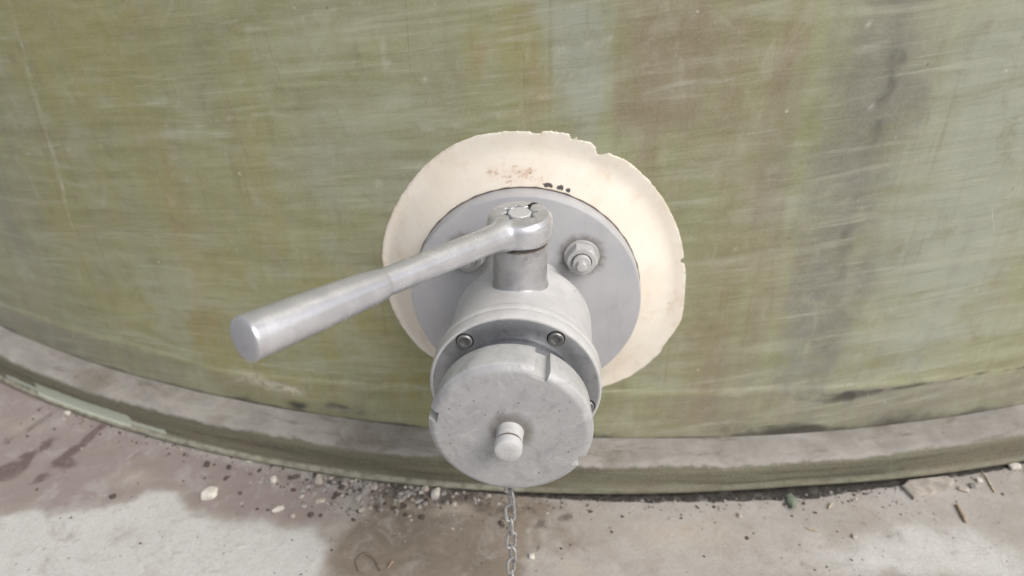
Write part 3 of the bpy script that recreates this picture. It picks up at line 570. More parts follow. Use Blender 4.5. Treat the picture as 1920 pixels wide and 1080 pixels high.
set_attr(me, 'stain_a', (gm['p'], gm['w'], gm['d'])); set_attr(me, 'stain_light_b', (gm['l'], gm['o'], gm['c'])); set_attr(me, 'scuff_shade_c', (gm['k'], None, None))
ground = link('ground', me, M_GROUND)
tag(ground, kind='structure')

# ---------------------------------------------------------------- the tank
R1, R2, TX = 1.6428, 1.6820, .0192
TY = .0302 + math.sqrt(R1 * R1 - TX * TX)
Z1 = -.1838
tank = empty('storage_tank', (TX, TY, ZG), 'big round olive green fibreglass tank with streaked wall and stepped dusty base', 'tank')

us = [-R1 * math.pi + .15 * i for i in range(int((R1 * math.pi - .90) / .15))]
us = us + list(np.arange(us[-1] + .03, -.80, .03)) + list(np.arange(-.80, .801, .0035))
us = us + [-u for u in reversed([q for q in us if q < -.801])]
us = np.array(sorted(set(np.round(us, 5))))
us = us[us > -R1 * math.pi + 1e-6]
zs = [Z1 - .002] + axis_lin(Z1 + .001, -.155, .004) + axis_lin(-.155, -.108, .0015) + axis_lin(-.108, .40, .004) + [.43, .5, .7, 1.0, 1.4, 1.8, 1.95]
zs = np.array(zs)
Ug, Zg = np.meshgrid(us, zs)
zlam = np.interp(Ug, [-.75, -.48, -.36, -.13, .05, .30, .50], [-.1425, -.1347, -.144, -.130, -.1225, -.1235, -.1290]) + .004 * fnoise(Ug * 14, Ug * 0 + 3)
step = 1 / (1 + np.exp((Zg - zlam) / .0014))
amt = .0010 + .0005 * np.clip(Ug * 2 + .6, 0, 1.2)
Rr = R1 + amt * step * (Zg > Z1 - .01) + .0010 * fnoise(Ug * 9, Zg * 14) + .0006 * fnoise(Ug * 20, Zg * 80)
ph = Ug / R1
V = np.stack([(TX + Rr * np.sin(ph)).ravel(), (TY - Rr * np.cos(ph)).ravel(), Zg.ravel()], 1)
nu, nz = len(us), len(zs)
Fc = [(j * nu + i, j * nu + (i + 1) % nu, (j + 1) * nu + (i + 1) % nu, (j + 1) * nu + i) for j in range(nz - 1) for i in range(nu)]
top = (nz - 1) * nu
V = V.tolist() + [[TX, TY, 2.15]]
Fc += [(top + i, top + (i + 1) % nu, len(V) - 1) for i in range(nu)]
me = bpy.data.meshes.new('tank_wall'); me.from_pydata(V, [], Fc)
uf, vf = np.append(Ug.ravel(), 0), np.append(Zg.ravel(), 2)
wm = masks(uf, vf, WALL_BLOBS, WALL_STROKES, warp=.018, wf=18., runs='bgro')
zl = np.append(zlam.ravel(), 0)
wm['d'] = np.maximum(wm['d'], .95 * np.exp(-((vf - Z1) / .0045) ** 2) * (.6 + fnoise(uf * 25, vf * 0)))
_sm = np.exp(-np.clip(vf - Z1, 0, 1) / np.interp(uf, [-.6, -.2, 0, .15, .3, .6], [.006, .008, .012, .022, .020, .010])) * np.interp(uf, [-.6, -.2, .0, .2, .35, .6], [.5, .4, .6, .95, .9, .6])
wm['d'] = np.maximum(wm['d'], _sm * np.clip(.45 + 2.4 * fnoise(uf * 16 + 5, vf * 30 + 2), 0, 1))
wm['b'] = np.maximum(wm['b'], .55 * np.exp(-np.clip(vf - Z1, 0, 1) / .014) * (.8 + fnoise(uf * 18, vf * 0 + 4)))
line = np.exp(-((vf - zl - .0015) / .0014) ** 2) * np.clip(.5 + 2.2 * fnoise(uf * 12, vf * 0 + 9), 0, 1) * np.interp(uf, [-.2, .0, .2, .35], [.35, .2, .12, .3])
below = (vf < zl) * np.clip((zl - vf) / .006, 0, 1)
wm['b'] = np.maximum(wm['b'], below * np.interp(uf, [-.6, -.35, -.1, .0, .15, .3], [.55, .45, .1, .2, .55, .55]) * (1 + .9 * fnoise(uf * 22, vf * 9)))
wm['g'] = np.maximum(wm['g'], below * np.interp(uf, [-.6, -.4, -.2, .1, .25], [.6, .4, .0, .2, .6]) * (1 + .9 * fnoise(uf * 14 + 3, vf * 9)))
wm['w'] = np.clip(wm['w'] + line, 0, 1.2)
set_attr(me, 'stain_a', (wm['o'], wm['b'], wm['g'])); set_attr(me, 'stain_light_b', (wm['l'], wm['d'], wm['r'])); set_attr(me, 'scuff_shade_c', (wm['w'], None, None))
uvl = me.uv_layers.new(name='UVMap')
li = np.empty(len(me.loops), np.int32); me.loops.foreach_get('vertex_index', li)
uvl.data.foreach_set('uv', np.stack([uf[li], vf[li]], 1).astype(np.float32).ravel())
wall = link('tank_wall', me, M_WALL, tank, 60)

# base ring: ledge, rounded nose, upright face, thin lip at the foot
def ring_profile(u):
    wob = .0016 * fnoise(np.array([u * 9.]), np.array([2.]))[0]
    gap = float(np.interp(u, [-.6, -.1, .1, .25, .5], [.0012, .0015, .0060, .0100, .0040]))
    lip = float(np.interp(u, [-.6, -.2, .0, .2, .6], [.0055, .0045, .0025, .0020, .0035]))
    zt = Z1
    P = [(R1 - .004, zt + .0014, 1), (R1 + .0060, zt + .0006, 1), (R1 + .014, zt, 1), (R1 + .022, zt - .0002, 1), (R2 - .011 + wob, zt - .0006, 1), (R2 - .005 + wob, zt - .0012, .8), (R2 - .0015 + wob, zt - .0030, .55),
         (R2 + wob, zt - .0062, .30), (R2 + .0004, zt - .011, .12), (R2 + .0005, zt - .018, 0), (R2 + .0004, zt - .026, 0), (R2 + .0010, ZG + gap + .0095, 0), (R2 + .0018, ZG + gap + .0062, 0),
         (R2 + lip, ZG + gap + .0048, 0), (R2 + lip + .0006, ZG + gap + .0030, 0), (R2 + lip, ZG + gap + .0006, 0), (R2 + lip - .001, ZG + gap, 0), (R2 - .012, ZG + gap, 0), (R2 - .016, ZG - .004, 0)]
    return P
V, Fc, zone, UV = [], [], [], []
for u in us:
    ph_ = u / R1
    P = ring_profile(float(u)); s = 0
    for k, (r, z, d) in enumerate(P):
        if k: s += math.hypot(r - P[k - 1][0], z - P[k - 1][1])
        V.append((TX + r * math.sin(ph_), TY - r * math.cos(ph_), z)); UV.append((u, s))
        lipm = 1. if 12 <= k <= 15 and u < -.02 else (.35 if 12 <= k <= 15 else 0.)
        pale = 1. if (k in (10, 11, 12) and -.62 < u < -.47) or (k == 11 and -.68 < u < -.42) else 0.
        zone.append((d, lipm, pale))
K = len(P)
for i in range(nu):
    j = (i + 1) % nu
    for k in range(K - 1): Fc.append((i * K + k, i * K + k + 1, j * K + k + 1, j * K + k))
me = bpy.data.meshes.new('base_ring'); me.from_pydata(V, [], Fc)
zone = np.array(zone); set_attr(me, 'zone', (zone[:, 0], zone[:, 1], zone[:, 2]))
UV = np.array(UV); uvl = me.uv_layers.new(name='UVMap')
li = np.empty(len(me.loops), np.int32); me.loops.foreach_get('vertex_index', li)
uvl.data.foreach_set('uv', UV[li].astype(np.float32).ravel())
link('base_ring', me, M_LEDGE, tank, 50)

# cream painted laminate collar round the nozzle, with a chipped outline
T = .0182
oa = np.array([a for a, r in COLLAR_OUTLINE]); orr = np.array([r for a, r in COLLAR_OUTLINE])
def outline(deg):
    r = np.interp(deg, np.r_[oa - 360, oa, oa + 360], np.r_[orr, orr, orr])
    return r + .0009 * fnoise(np.array([deg * .35]), np.array([1.]))[0] + .0009 * fnoise(np.array([deg * 1.7]), np.array([4.]))[0] * (1.8 if 40 < deg < 100 else .8)
n = 1080
fr = [0, .004, .02, .06, .12, .2, .3, .42, .55, .68, .8, .9, 1.0]
V, Fc, dirt = [], [], []
def wall_y(x, rr=R1): return TY - math.sqrt(rr * rr - (x - TX) ** 2)
for i in range(n):
    deg = 360. * i / n; a = math.radians(deg); ro = float(outline(deg)); ri = .0985
    for k, f in enumerate(fr):
        r = ro + (ri - ro) * f
        x, z = r * math.cos(a), r * math.sin(a)
        yw = wall_y(x)
        if f == 0: y = yw + .0007
        else:
            s = max(0., (.128 - r) / (.128 - ri))
            rise = .0006 * min(1, f / .02) + (yw - T - .0012) * min(1, s) + .0004
            y = yw - rise + .0004 * float(fnoise(np.array([x * 60]), np.array([z * 60]))[0])
            if r < .1: y = T + .0003
        V.append((x, y, z))
        sc = math.exp(-((deg - 92) / 15) ** 2) * math.exp(-((r - .109) / .008) ** 2) * .72 + math.exp(-((deg - 103) / 4) ** 2) * math.exp(-((r - .114) / .005) ** 2) * .5
        gp = max(math.exp(-((deg - 80) / 3.0) ** 4), math.exp(-((deg - 74.3) / 1.9) ** 4), math.exp(-((deg - 70.4) / 1.3) ** 4)) * math.exp(-((r - .1022) / .0016) ** 2) * 1.15
        gp = max(gp, (1 if 15 < deg < 42 else 0) * math.exp(-((r - .1005) / .0014) ** 2) * .6)
        dirt.append((sc, gp, math.exp(-((ro - r) / .0016) ** 2)))
K = len(fr)
for i in range(n):
    j = (i + 1) % n
    for k in range(K - 1): Fc.append((i * K + k, i * K + k + 1, j * K + k + 1, j * K + k))
me = bpy.data.meshes.new('nozzle_collar'); me.from_pydata(V, [], Fc)
dirt = np.array(dirt); set_attr(me, 'dirt', (dirt[:, 0], dirt[:, 1], dirt[:, 2]))
link('nozzle_collar', me, M_COLLAR, tank, 60)['label'] = 'cream painted ring round the flange with chipped edge'

# ---------------------------------------------------------------- the ball valve
valve = empty('ball_valve', (0, 0, 0), 'grey painted ball valve with long lever handle bolted to the tank wall', 'valve')
def part(name, vf_, mat, parent=None, sharp=32, smooth=True):
    return mesh_obj(name, vf_[0], vf_[1], mat, parent or valve, sharp, smooth)

part('flange', revolve([(0, T), (.0975, T), (.0992, T - .0004), (.1, T - .0018), (.1, .0016), (.0994, .0004), (.0982, 0), (0, 0)], n=256), M_FLANGE)
part('sealing_line', revolve([(.0990, T + .0002), (.1006, T + .0001), (.1006, T - .0008), (.0990, T - .0008)], n=256, close=True,
     rmod=lambda k, r, h, a: (r + .00035 * math.sin(a * 37) * math.sin(a * 11 + 1), h)), M_GRIME)

body_prof = [(.043, .0005), (.043, -.024), (.044, -.0275), (.047, -.0300), (.053, -.0310), (.0558, -.0325), (.0568, -.0355), (.0570, -.045), (.0571, -.068), (.0576, -.073), (.0592, -.086), (.0600, -.094), (.0600, -.1005), (.040, -.1005)]
part('body', revolve(body_prof, n=192), M_BODY)
part('end_ring', revolve([(.050, -.0995), (.0612, -.0995), (.0626, -.1004), (.0634, -.1020), (.0634, -.1080), (.0631, -.1086), (.0634, -.1092), (.0633, -.1185), (.0628, -.1197), (.0618, -.1200), (.0608, -.1196), (.050, -.1190)], n=192, close=True), M_BODY)
plate = part('face_plate', revolve([(.0611, -.1190), (.0609, -.1196), (.0603, -.1198), (.0470, -.1195), (.0445, -.1188), (.0430, -.1170), (.036, -.1165)], n=192), M_RING)
part('coupling_neck', revolve([(.0415, -.1160), (.0405, -.1400)], n=128), M_RING)

# socket head screws in the face plate
def hexagon_socket(c, r_head, depth, ang=0.):
    """cap head with a real hexagon recess, axis along -y"""
    n = 48
    angs = [2 * math.pi * i / n for i in range(n)]
    def hexr(a, R): 
        b = ((a - ang) % (math.pi / 3)) - math.pi / 6
        return R * math.cos(math.pi / 6) / math.cos(b)
    prof = [(r_head, .0010), (r_head, -.0014), (r_head - .0006, -.0020), (.0037, -.0020), (.0034, -.0018), (.0033, -.0003), (0, -.0002)]
    def rmod(k, r, h, a): return (hexr(a, r) if k in (4, 5) else r, h)
    return revolve(prof, n=n, center=c, rmod=rmod)
sc0 = None
for k, a in enumerate((130.3, 57.6, -14.6, -87, 202)):
    a = math.radians(a); c = (.0546 * math.cos(a), -.1198, .0546 * math.sin(a))
    if sc0 is None:
        e = part('socket_screw', hexagon_socket((0, 0, 0), .0055, .003, .3), M_SCREW, plate, 25)
        d = part('dark_gap', revolve([(.0052, -.0002), (.0064, -.0002), (.0066, .0001), (.0066, .0006), (.0052, .0006)], n=48, close=True), M_DARK, e)  # flush black ring, painted shade in place of a real counterbore gap
        e.matrix_parent_inverse = Matrix(); d.matrix_parent_inverse = Matrix()
        sc0 = (e, d)
    else:
        e = sc0[0].copy(); COL.objects.link(e); d = sc0[1].copy(); COL.objects.link(d); e.parent = plate; d.parent = e
    e.location = c; e.rotation_euler = (0, [.2, .9, .5, .1, .7][k], 0)

# flange bolts: nut > washer, stud
def hex_prism(R, y0, y1, ch=.0012):
    n = 72
    def hexr(a, Q):
        b = (a % (math.pi / 3)) - math.pi / 6
        return Q * math.cos(math.pi / 6) / math.cos(b)
    prof = [(0, y0), (R, y0), (R, y1 + ch), (R * .87, y1), (.0070, y1)]
    def rmod(k, r, h, a):
        if k in (1, 2):
            rr = hexr(a, R)
            return rr, h + (((rr / R - .866) / .134) * ch * .9 if k == 2 else 0)
        return r, h
    return revolve(prof, n=n, rmod=rmod)
nut0 = None
for sx, sz, rot in ((1, 1, .15), (-1, 1, .42), (1, -1, .8), (-1, -1, .3)):
    c = (.0475 * sx, 0, .0470) if sz > 0 else (.0450 * sx, 0, -.0450)
    if nut0 is None:
        nut = part('bolt_nut', hex_prism(.0134, -.0020, -.0115), M_NUT, None, 25)
        was = part('washer', revolve([(.006, 0.0005), (.0146, .0005), (.0149, -.0008), (.0146, -.0020), (.006, -.0020)], n=64), M_NUT, nut)
        stu = part('stud', join(revolve([(.0076, -.008), (.0076, -.0150), (.0070, -.0158), (0, -.0158)], n=48),
                                revolve([(.0043, -.0150), (.0043, -.0200), (.0037, -.0206), (0, -.0207)], n=8)), M_NUT, nut)
        gap = part('dark_gap', revolve([(.0075, -.0110), (.0084, -.0117), (.0075, -.0119)], n=48, close=True), M_DARK, nut)  # black ring where the stud leaves the nut
        kids = [was, stu, gap]
        for q in [nut] + kids: q.matrix_parent_inverse = Matrix()
        nut0 = (nut, kids)
    else:
        nut = nut0[0].copy(); COL.objects.link(nut); nut.parent = valve
        for q in nut0[1]:
            w = q.copy(); COL.objects.link(w); w.parent = nut
    nut.location = c; nut.rotation_euler = (0, rot, 0)

# stem
SY = -.057
def stem_mod(k, r, h, a):
    if k < 4:
        x = r * math.cos(a); y = SY + r * math.sin(a)
        base = math.sqrt(max(0, .0571 ** 2 - x * x)) + max(0., -y - .072) * .10
        return r, base + h
    return r, h
stem = part('stem', revolve([(.0222, -.0012), (.0216, .0002), (.0209, .0009), (.0205, .0022), (.0205, .066), (.0205, .0885), (.0200, .0894), (.0185, .0897), (.0185, .0925)], 'z', 128, (0, SY, 0), rmod=stem_mod), M_STEM)
part('dirt_ring', revolve([(.0195, .0893), (.0210, .0895), (.0210, .0900), (.0195, .0905)], 'z', 96, (0, SY, 0), close=True, rmod=lambda k, r, h, a: (r + .0002 * math.sin(a * 23), h)), M_GRIME, stem)

# lever: head with star socket + arm, merged into one casting
H = Vector((0, SY, .1000)); E = Vector((-.1266, -.2483, .1300))
def star(k, r, h, a):
    if k in (7, 8, 9):
        t = (a * 8 / (2 * math.pi) + .2) % 1.0
        tri = max(0, 1 - abs(2 * t - 1) * 1.5)
        return r + .0040 * tri, h
    return r, h
head_prof = [(.0120, .0925), (.0212, .0925), (.0234, .0936), (.0244, .0965), (.0247, .1020), (.0244, .1075), (.0232, .1108),]
head_prof = [(.0095, .0925), (.0215, .0925), (.0236, .0938), (.0246, .0972), (.0247, .1060), (.0238, .1096), (.0212, .1122)]
hp = head_prof + [(.0097, .1129), (.0094, .1110), (.0092, .0985), (0, .0985)]
Vh, Fh = revolve([(0, .0925)] + head_prof[1:] + hp[7:], 'z', 240, (0, SY, 0), rmod=star)
pts, rad = [], []
for i in range(60):
    t = .075 + (.605 - .075) * i / 59
    p = H.lerp(E, t)
    s = t * (E - H).length
    flare = .0030 * math.exp(-max(0, s - .020) / .006)
    pts.append(p + Vector((0, 0, -.0012 * math.exp(-s / .02)))); rad.append(.0101 - .0013 * (t / .6) + flare)
Va, Fa = tube(pts, rad, 48)
tmp = mesh_obj('lever_tmp', *join((Vh, Fh), (Va, Fa)), None, None, smooth=False)
rm = tmp.modifiers.new('r', 'REMESH'); rm.mode = 'VOXEL'; rm.voxel_size = .00042
sm = tmp.modifiers.new('s', 'SMOOTH'); sm.factor = .5; sm.iterations = 7
me = evaluated(tmp); me.name = 'lever_arm'
bpy.data.objects.remove(tmp)
tmp = bpy.data.objects.new('lever_tmp', me); COL.objects.link(tmp)
vg = tmp.vertex_groups.new(name='joint')
dirn = (E - H).normalized()
co = np.empty(len(me.vertices) * 3); me.vertices.foreach_get('co', co); co = co.reshape(-1, 3)
rad_ = np.hypot(co[:, 0], co[:, 1] - SY); al = (co[:, 0] * dirn.x + (co[:, 1] - SY) * dirn.y) / math.hypot(dirn.x, dirn.y)
wgt = np.clip((rad_ - .0150) / .005, 0, 1) * np.clip((al - .008) / .006, 0, 1) * np.clip((.046 - al) / .012, 0, 1)
for lv in range(1, 11):
    ids = np.where(np.round(wgt * 10) == lv)[0]
    if len(ids): vg.add([int(q) for q in ids], lv / 10, 'REPLACE')
s2 = tmp.modifiers.new('s', 'SMOOTH'); s2.factor = .9; s2.iterations = 110; s2.vertex_group = 'joint'
me2 = evaluated(tmp); bpy.data.objects.remove(tmp); me = me2; me.name = 'lever_arm'
lever = link('lever', me, M_LEVER, valve, 70)
# squared spindle end inside the star socket
def oct_(k, r, h, a):
    b = ((a + .2) % (math.pi / 4)) - math.pi / 8
    return (r * (1.02 - .04 * abs(math.cos(4 * (a + .2)))), h)
part('spindle_end', revolve([(.0086, .098), (.0086, .1126), (.0080, .1133), (0, .1134)], 'z', 64, (0, SY, 0), rmod=oct_), M_BODY, lever)
part('socket_shadow_gap', revolve([(.0080, .1040), (.0125, .1040), (.0125, .1034), (.0080, .1034)], 'z', 48, (0, SY, 0), close=True), M_DARK, lever)  # black ring painted as the shade down inside the star socket
for o_ in list(lever.children):
    if o_.name.startswith('socket_shadow_gap'): o_.name = 'dark_gap'
cr = [(.0062, .0108), (.0075, .0128), (.0080, .0150), (.0098, .0168), (.0125, .0178)]
cr = [Vector((x * 1.0, SY + y * 1.0, .1131 - max(0, math.hypot(x, y) - .0185) * .35)) for x, y in cr]
part('crack', tube(cr, [.0012, .0010, .0008, .0007, .0003], 8), M_DARK, lever)

# grip
d = (E - H).normalized(); L = (E - H).length
g0 = .590
S = [0, .0003, .0012, .0035, .010, .022, .040, .060, .078]
Lg = L * (1 - g0)
Rg = [.0088, .0094, .0098, .0101, .0106, .0112, .0119, .0124, .0127]
P_ = [(s_ / .078 * (Lg - .002), r) for s_, r in zip(S, Rg)]
P_[0:4] = [(0, .0086), (.0003, .0094), (.0011, .0098), (.0030, .0100)]
P_ += [(Lg - .0010, .0126), (Lg - .0003, .0122), (Lg, .0116)]
grip = part('grip', tube([H + d * (L * g0 + s_) for s_, r in P_], [r for s_, r in P_], 64), M_LEVER, lever)
part('grip_end', tube([H + d * (L - .001), H + d * (L + .0001), H + d * (L + .0003)], [.0112, .0112, .0106], 64), M_CAPEND, grip)

# cap with cut-outs round the rim
notches = [(67.5, 5.6), (168, 5.0), (-27.5, 5.5)]
angs = [math.radians(i * .75) for i in range(480)]
for c_, w_ in notches:
    for s_ in (-1, 1):
        b = math.radians((c_ + s_ * w_) % 360)
        angs += [b - .0012, b + .0012]
angs = sorted(a % (2 * math.pi) for a in angs)
def in_notch(a):
    dg = math.degrees(a)
    for c_, w_ in notches:
        if abs((dg - c_ + 180) % 360 - 180) < w_: return True
    return False
def cap_mod(k, r, h, a):
    if 1 <= k <= 7 and in_notch(a): return min(r, .0500), h
    return r, h
cap = part('cap', revolve([(.038, -.1385), (.0535, -.1385), (.0543, -.1390), (.0547, -.1400), (.0566, -.1612), (.0565, -.1626), (.0560, -.1636), (.0540, -.1640)], angles=angs, rmod=cap_mod), M_CAPRIM, None, 28)
def face_mod(k, r, h, a):
    return (min(r, .0502) if in_notch(a) else r), h
face = part('cap_face', revolve([(.0545, -.1630), (.0561, -.1633), (.0559, -.1637), (.0534, -.1657), (.0524, -.1663), (.0505, -.1665), (.030, -.1666), (0, -.1666)], angles=angs, rmod=face_mod), M_CAPFACE, cap, 40)
knob = part('knob', revolve([(.0098, -.1662), (.0094, -.1668), (.0092, -.1676), (.0091, -.1752), (.0090, -.1756), (.0083, -.1761), (.0083, -.1777), (.0091, -.1782), (.0095, -.1786), (.0094, -.1836), (.0089, -.1849), (.0080, -.1855), (.004, -.1857), (0, -.1856)], n=96), M_KNOB, cap)
part('dirt_ring', revolve([(.0082, -.1759), (.0087, -.1761), (.0087, -.1777), (.0082, -.1779)], n=72, close=True), M_GRIME, knob)
part('chain_eye', tube([Vector((-.003 + .004 * math.cos(t), -.1475, -.0565 - .0045 * math.sin(t))) for t in np.linspace(-.3, math.pi + .3, 14)], .0011, 10), M_CHAIN, cap)

# ---------------------------------------------------------------- chain hanging from the cap
chain = empty('chain', (-.003, -.1475, -.060), 'thin galvanised link chain hanging down under the valve cap', 'chain')
def link_mesh(l=.0195, w=.0094, r=.00130):
    pts = []
    hl = l / 2 - w / 2; q = w / 2 - r
    for i in range(13):
        a = math.pi * i / 12; pts.append(Vector((q * math.cos(a), 0, hl + q * math.sin(a))))
    for i in range(13):
        a = math.pi + math.pi * i / 12; pts.append(Vector((q * math.cos(a), 0, -hl + q * math.sin(a))))
    V, Fc = [], []
    N = len(pts); n = 10
    for i, p in enumerate(pts):
        t = (pts[(i + 1) % N] - pts[i - 1]).normalized(); y = Vector((0, 1, 0)); x = t.cross(y)
        for k in range(n):
            a = 2 * math.pi * k / n; V.append(p + (x * math.cos(a) + y * math.sin(a)) * r)
    for i in range(N):
        for k in range(n):
            Fc.append((i * n + k, i * n + (k + 1) % n, ((i + 1) % N) * n + (k + 1) % n, ((i + 1) % N) * n + k))
    return V, Fc
z = -.0685; l0 = None; i = 0
while z > ZG + .012:
    if l0 is None:
        l = mesh_obj('link', *link_mesh(), M_CHAIN, chain, 60); l.matrix_parent_inverse = Matrix(); l0 = l
    else:
        l = l0.copy(); COL.objects.link(l); l.parent = chain
    l.location = (.0006 * math.sin(i * 1.7) + .0008 * (i % 2), .0006 * math.cos(i * 2.1), z + .060)
    l.rotation_euler = (random.uniform(-.06, .06), random.uniform(-.1, .1) + (.18 if i == 0 else 0), (i % 2) * math.pi / 2 + .55 + random.uniform(-.25, .25))
    z -= .0158; i += 1

# ---------------------------------------------------------------- things lying on the ground
def pebble(name, loc, r, seed, col, label, cat='pebble', group='loose pebbles on the concrete', scale=(1, 1, .7), rot=0., rough=.75):
    bm = bmesh.new()
    bmesh.ops.create_icosphere(bm, subdivisions=3, radius=1)
    for v in bm.verts:
        c_ = v.co.copy()
        q = mnoise.noise(c_ * 1.1 + Vector((seed * 7.3, seed, 0))) * .45 + mnoise.noise(c_ * 2.6 + Vector((seed, 3, 1))) * .16
        v.co = c_ * (1 + q)
        for ax in range(3):
            v.co[ax] = max(-.85, min(.85, v.co[ax])) * scale[ax] * r
    me = bpy.data.meshes.new(name); bm.to_mesh(me); bm.free()
    o = link(name, me, col, None, 30)
    o.location = (loc[0], loc[1], ZG + r * scale[2] * .55); o.rotation_euler = (0, 0, rot)
    return tag(o, label, cat, group)
PW = mat_plain('white_stone', (.57, .54, .485), .7, 0, .12, 300)
PC = mat_plain('cream_stone', (.43, .385, .33), .75, 0, .2, 300)
PG = mat_plain('grey_stone', (.30, .28, .26), .8, 0, .3, 400)
PD = mat_plain('dark_crumb', (.085, .068, .055), .85, 0, .35, 400)
pebs = [
 ((-.3233, -.0331), .0080, 1, PW, 'largest white pebble, lying alone on the pinkish concrete left of the valve', (1.15, .8, .75), .2),
 ((-.2651, -.0088), .0043, 2, PW, 'round white pebble in the grit at the tank foot, left end of the gravel patch', (1, 1.1, .9), 0),
 ((-.2467, -.0473), .0056, 3, PW, 'oblong white pebble lying below the gravel patch', (1.25, .55, .6), .5),
 ((-.1040, -.0112), .0044, 4, PC, 'smaller pale pebble of the close pair beside the tank foot left of the cap', (1, .9, .8), 0),
 ((-.0919, -.0170), .0056, 5, PW, 'egg shaped pale pebble, bigger of the close pair left of the cap', (.85, 1.2, .85), 0),
 ((-.0161, -.0446), .0022, 6, PW, 'tiny white pebble just left of the hanging chain', (1, 1, 1), 0),
 ((-.2294, -.0544), .0030, 7, PC, 'small cream pebble just right of the oblong white one', (1, .9, .8), .4),
 ((-.2078, -.0329), .0046, 8, PC, 'flat cream chip in the middle of the gravel patch', (1.3, .8, .45), .1),
 ((-.2178, -.0058), .0062, 9, PC, 'elongated cream chip against the tank lip in the gravel patch', (.75, 1.35, .6), .35),
 ((-.5478, .0802), .0037, 10, PW, 'small white pebble far left near the curved tank lip', (1.1, .8, .8), 0),
 ((.0103, -.0871), .0030, 11, PW, 'small white pebble on brown stain right of the chain', (1.1, .9, .8), 0),
 ((.2120, -.0253), .0030, 12, PC, 'small cream crumb on grey concrete right of the valve', (1, .9, .7), 0),
 ((.3158, -.0438), .0027, 13, PC, 'tiny yellowish crumb on bare pale concrete at the lower right', (1, 1, .7), 0),
 ((.5103, .0583), .0055, 14, PW, 'white pebble at the far right beside the tank foot', (1.3, .8, .7), .2),
 ((.4651, .0366), .0034, 15, PW, 'small white pebble between the concrete slab chip and the far right pebble', (1, 1, .8), 0),
 ((.4439, .0229), .0042, 16, PC, 'cream crumb above the brown stick on the right', (1.3, .7, .6), -.3),
 ((-.4235, -.0417), .0032, 17, PD, 'dark crumb on the pink stain, far left of the largest white pebble', (1.2, .9, .8), .5),
 ((-.3457, .0093), .0034, 18, PD, 'dark crumb close to the tank lip above the largest white pebble', (.9, 1.1, .8), 0),
 ((.5300, .0480), .0080, 19, PD, 'dark stone cut by the right edge of the picture', (1, 1, .8), 0),
 ((.4560, .0290), .0046, 20, PG, 'grey stone just right of the concrete slab chip', (1, .8, .6), 0),
]
for loc, r, sd_, mt, lb, sc_, rt in pebs:
    pebble('pebble', loc, r, sd_, mt, lb, scale=sc_, rot=rt)

# flat concrete chip lying at the tank foot on the right
SL = [(0.383, 0.0226), (0.3912, 0.0304), (.412, .0350), (0.4344, 0.0391), (.4395, .0335), (0.4335, 0.028), (.426, .0215), (0.4213, 0.020), (.4150, .0172), (0.4083, 0.0135), (.398, .0110), (0.3886, 0.0066), (.3880, .0105), (0.3865, 0.0135)]
V = [(x, y, ZG) for x, y in SL] + [(x, y, ZG + .0036) for x, y in SL]
cx_, cy_ = sum(p[0] for p in SL) / len(SL), sum(p[1] for p in SL) / len(SL)
V += [(cx_ + (x - cx_) * .93, cy_ + (y - cy_) * .90, ZG + .0048 + .0008 * math.sin(x * 900)) for x, y in SL]
n = len(SL)
Fc = [(i, (i + 1) % n, n + (i + 1) % n, n + i) for i in range(n)] + [(n + i, n + (i + 1) % n, 2 * n + (i + 1) % n, 2 * n + i) for i in range(n)] + [tuple(2 * n + i for i in range(n))]
tag(mesh_obj('concrete_chip', V, Fc, mat_plain('chip_concrete', (.36, .325, .285), .8, 0, .25, 120), None, 30), 'flat broken concrete chip with jagged front edge against the tank foot at right', 'rubble')

# leaf scrap
LF = [(0.2611, 0.0027), (0.2674, 0.0045), (0.2734, -0.0008), (0.2689, -0.0128), (0.2639, -0.0165), (0.2611, -0.0085)]
V = [(x, y, ZG + .0028 + .0022 * math.sin(k * 2.1)) for k, (x, y) in enumerate(LF)] + [(.2665, -.006, ZG + .0050)]
V += [(x, y, z - .0003) for x, y, z in V]
Fc = [(i, (i + 1) % 6, 6) for i in range(6)] + [(7 + i, 7 + (i + 1) % 6, 13) for i in range(6)] + [(i, (i + 1) % 6, 7 + (i + 1) % 6, 7 + i) for i in range(6)]
tag(mesh_obj('leaf', V, Fc, mat_plain('green_leaf', (.15, .18, .135), .8, 0, .25, 150), None, 60), 'torn green leaf scrap lying in front of the tank foot', 'leaf')

def stick(name, pts, r, mt, label, cat):
    P = [Vector((x, y, ZG + r * .9 + h)) for x, y, h in pts]
    V, Fc = tube(P, [r * (.75 + .5 * random.random()) for _ in P], 10)
    return tag(mesh_obj(name, V, Fc, mt, None, 60), label, cat)
BR = mat_plain('dry_brown_stalk', (.33, .25, .18), .8, 0, .3, 300)
ST = mat_plain('dry_straw', (.46, .40, .29), .8, 0, .25, 300)
DB = mat_plain('dark_dry_stalk', (.11, .075, .05), .8, 0, .3, 300)
stick('twig', [(.4284, .0022, 0), (.4282, -.006, .0006), (.4279, -.013, .0004), (.4274, -.0200, 0)], .0016, BR, 'short brown twig lying on pale concrete at right, below the cream crumb', 'twig')
stick('twig', [(.4741, .0507, 0), (.4745, .040, .0008), (.4738, .030, .0006), (.4736, .0212, 0)], .0010, ST, 'thin pale twig near the tank foot at far right', 'twig')
stick('straw', [(.2723, -.0358, 0), (.2775, -.0387, .0005), (.2829, -.0390, 0)], .0008, ST, 'short pale straw lying on the concrete right of the valve', 'straw')
stick('straw', [(.3009, -.0108, 0), (.304, -.0065, .0005), (.3066, -.0035, 0)], .0011, ST, 'stubby cream straw end right of the green leaf scrap', 'straw')
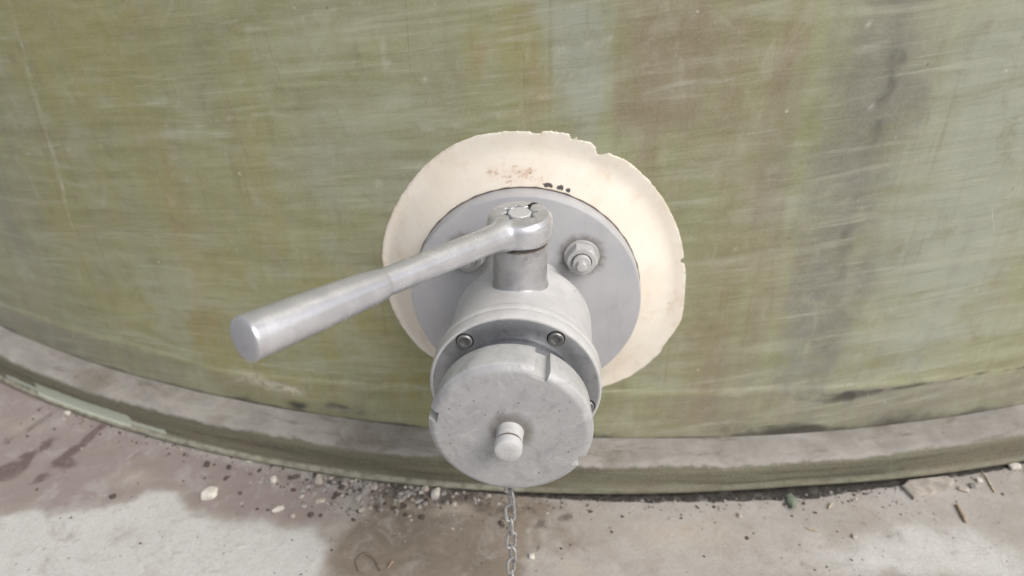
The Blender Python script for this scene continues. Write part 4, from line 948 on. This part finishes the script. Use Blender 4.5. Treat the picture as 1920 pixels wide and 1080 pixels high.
stick('dry_stalk', [(-.1476, -.1133, 0), (-.1517, -.1054, .001), (-.1505, -.0982, .0015), (-.1454, -.0943, .0018), (-.1385, -.0974, .0015), (-.1331, -.103, .001), (-.1282, -.1109, 0)], .0008, mat_plain('curled_stalk', (.17, .135, .10), .8, 0, .3, 300), 'curled brown dry stalk forming an arch on the wet stain', 'stalk')
stick('twig', [(-.1209, -.1081, 0), (-.1198, -.104, .0004), (-.1185, -.1009, 0)], .0010, BR, 'tiny rusty brown twig right of the curled stalk', 'twig')

# grit: crumbs and tiny stones nobody could count
def grit(name, count, sampler, mats_w, label, rr=(.0006, .0022)):
    rnd = random.Random(5)
    base = bmesh.new(); bmesh.ops.create_icosphere(base, subdivisions=1, radius=1)
    bv = [v.co.copy() for v in base.verts]; bf = [tuple(v.index for v in f.verts) for f in base.faces]; base.free()
    V, Fc, mi = [], [], []
    for k in range(count):
        x, y = sampler(rnd)
        if math.hypot(x - TX, y - TY) < R2 + .004: continue
        r = rr[0] + (rr[1] - rr[0]) * rnd.random() ** 2.6
        s = [r * rnd.uniform(.6, 1.3), r * rnd.uniform(.6, 1.3), r * rnd.uniform(.25, .6)]; a = rnd.uniform(0, 6.28)
        o = len(V); ca, sa = math.cos(a), math.sin(a)
        for c_ in bv:
            j = 1 + rnd.uniform(-.22, .22)
            X_, Y_ = c_.x * s[0] * j, c_.y * s[1] * j
            V.append((x + X_ * ca - Y_ * sa, y + X_ * sa + Y_ * ca, ZG + s[2] * .4 + c_.z * s[2] * j))
        mm = rnd.choices(range(len(mats_w)), [w for _, w in mats_w])[0]
        for f in bf: Fc.append(tuple(i_ + o for i_ in f)); mi.append(mm)
    me = bpy.data.meshes.new(name); me.from_pydata(V, [], Fc)
    for m_, _ in mats_w: me.materials.append(m_)
    me.polygons.foreach_set('material_index', mi)
    o = bpy.data.objects.new(name, me); COL.objects.link(o)
    return tag(o, label, 'grit', None, 'stuff')
def s_band(r):
    u = r.gauss(-.16, .065); d_ = abs(r.gauss(0, .024)) + .003
    ph_ = (u - TX) / R2
    return TX + (R2 + d_) * math.sin(ph_), TY - (R2 + d_) * math.cos(ph_)
def s_foot(r):
    u = r.uniform(-.62, .62); d_ = r.expovariate(1 / .009) + .003
    ph_ = u / R2
    return TX + (R2 + d_) * math.sin(ph_), TY - (R2 + d_) * math.cos(ph_)
def s_wide(r): return r.uniform(-.65, .65), r.uniform(-.20, .12)
grit('gravel', 480, s_band, [(PC, 1.6), (PG, 6), (PD, 4), (PW, .2)], 'patch of mixed pale and dark gravel at the tank foot', (.0007, .0042))
grit('foot_grit', 900, s_foot, [(PC, 1.5), (PG, 5), (PD, 6)], 'fine dark grit gathered along the tank foot', (.0005, .0020))
grit('loose_grit', 520, s_wide, [(PC, 1.5), (PG, 3), (PD, 5)], 'fine crumbs scattered over the concrete', (.0004, .0019))
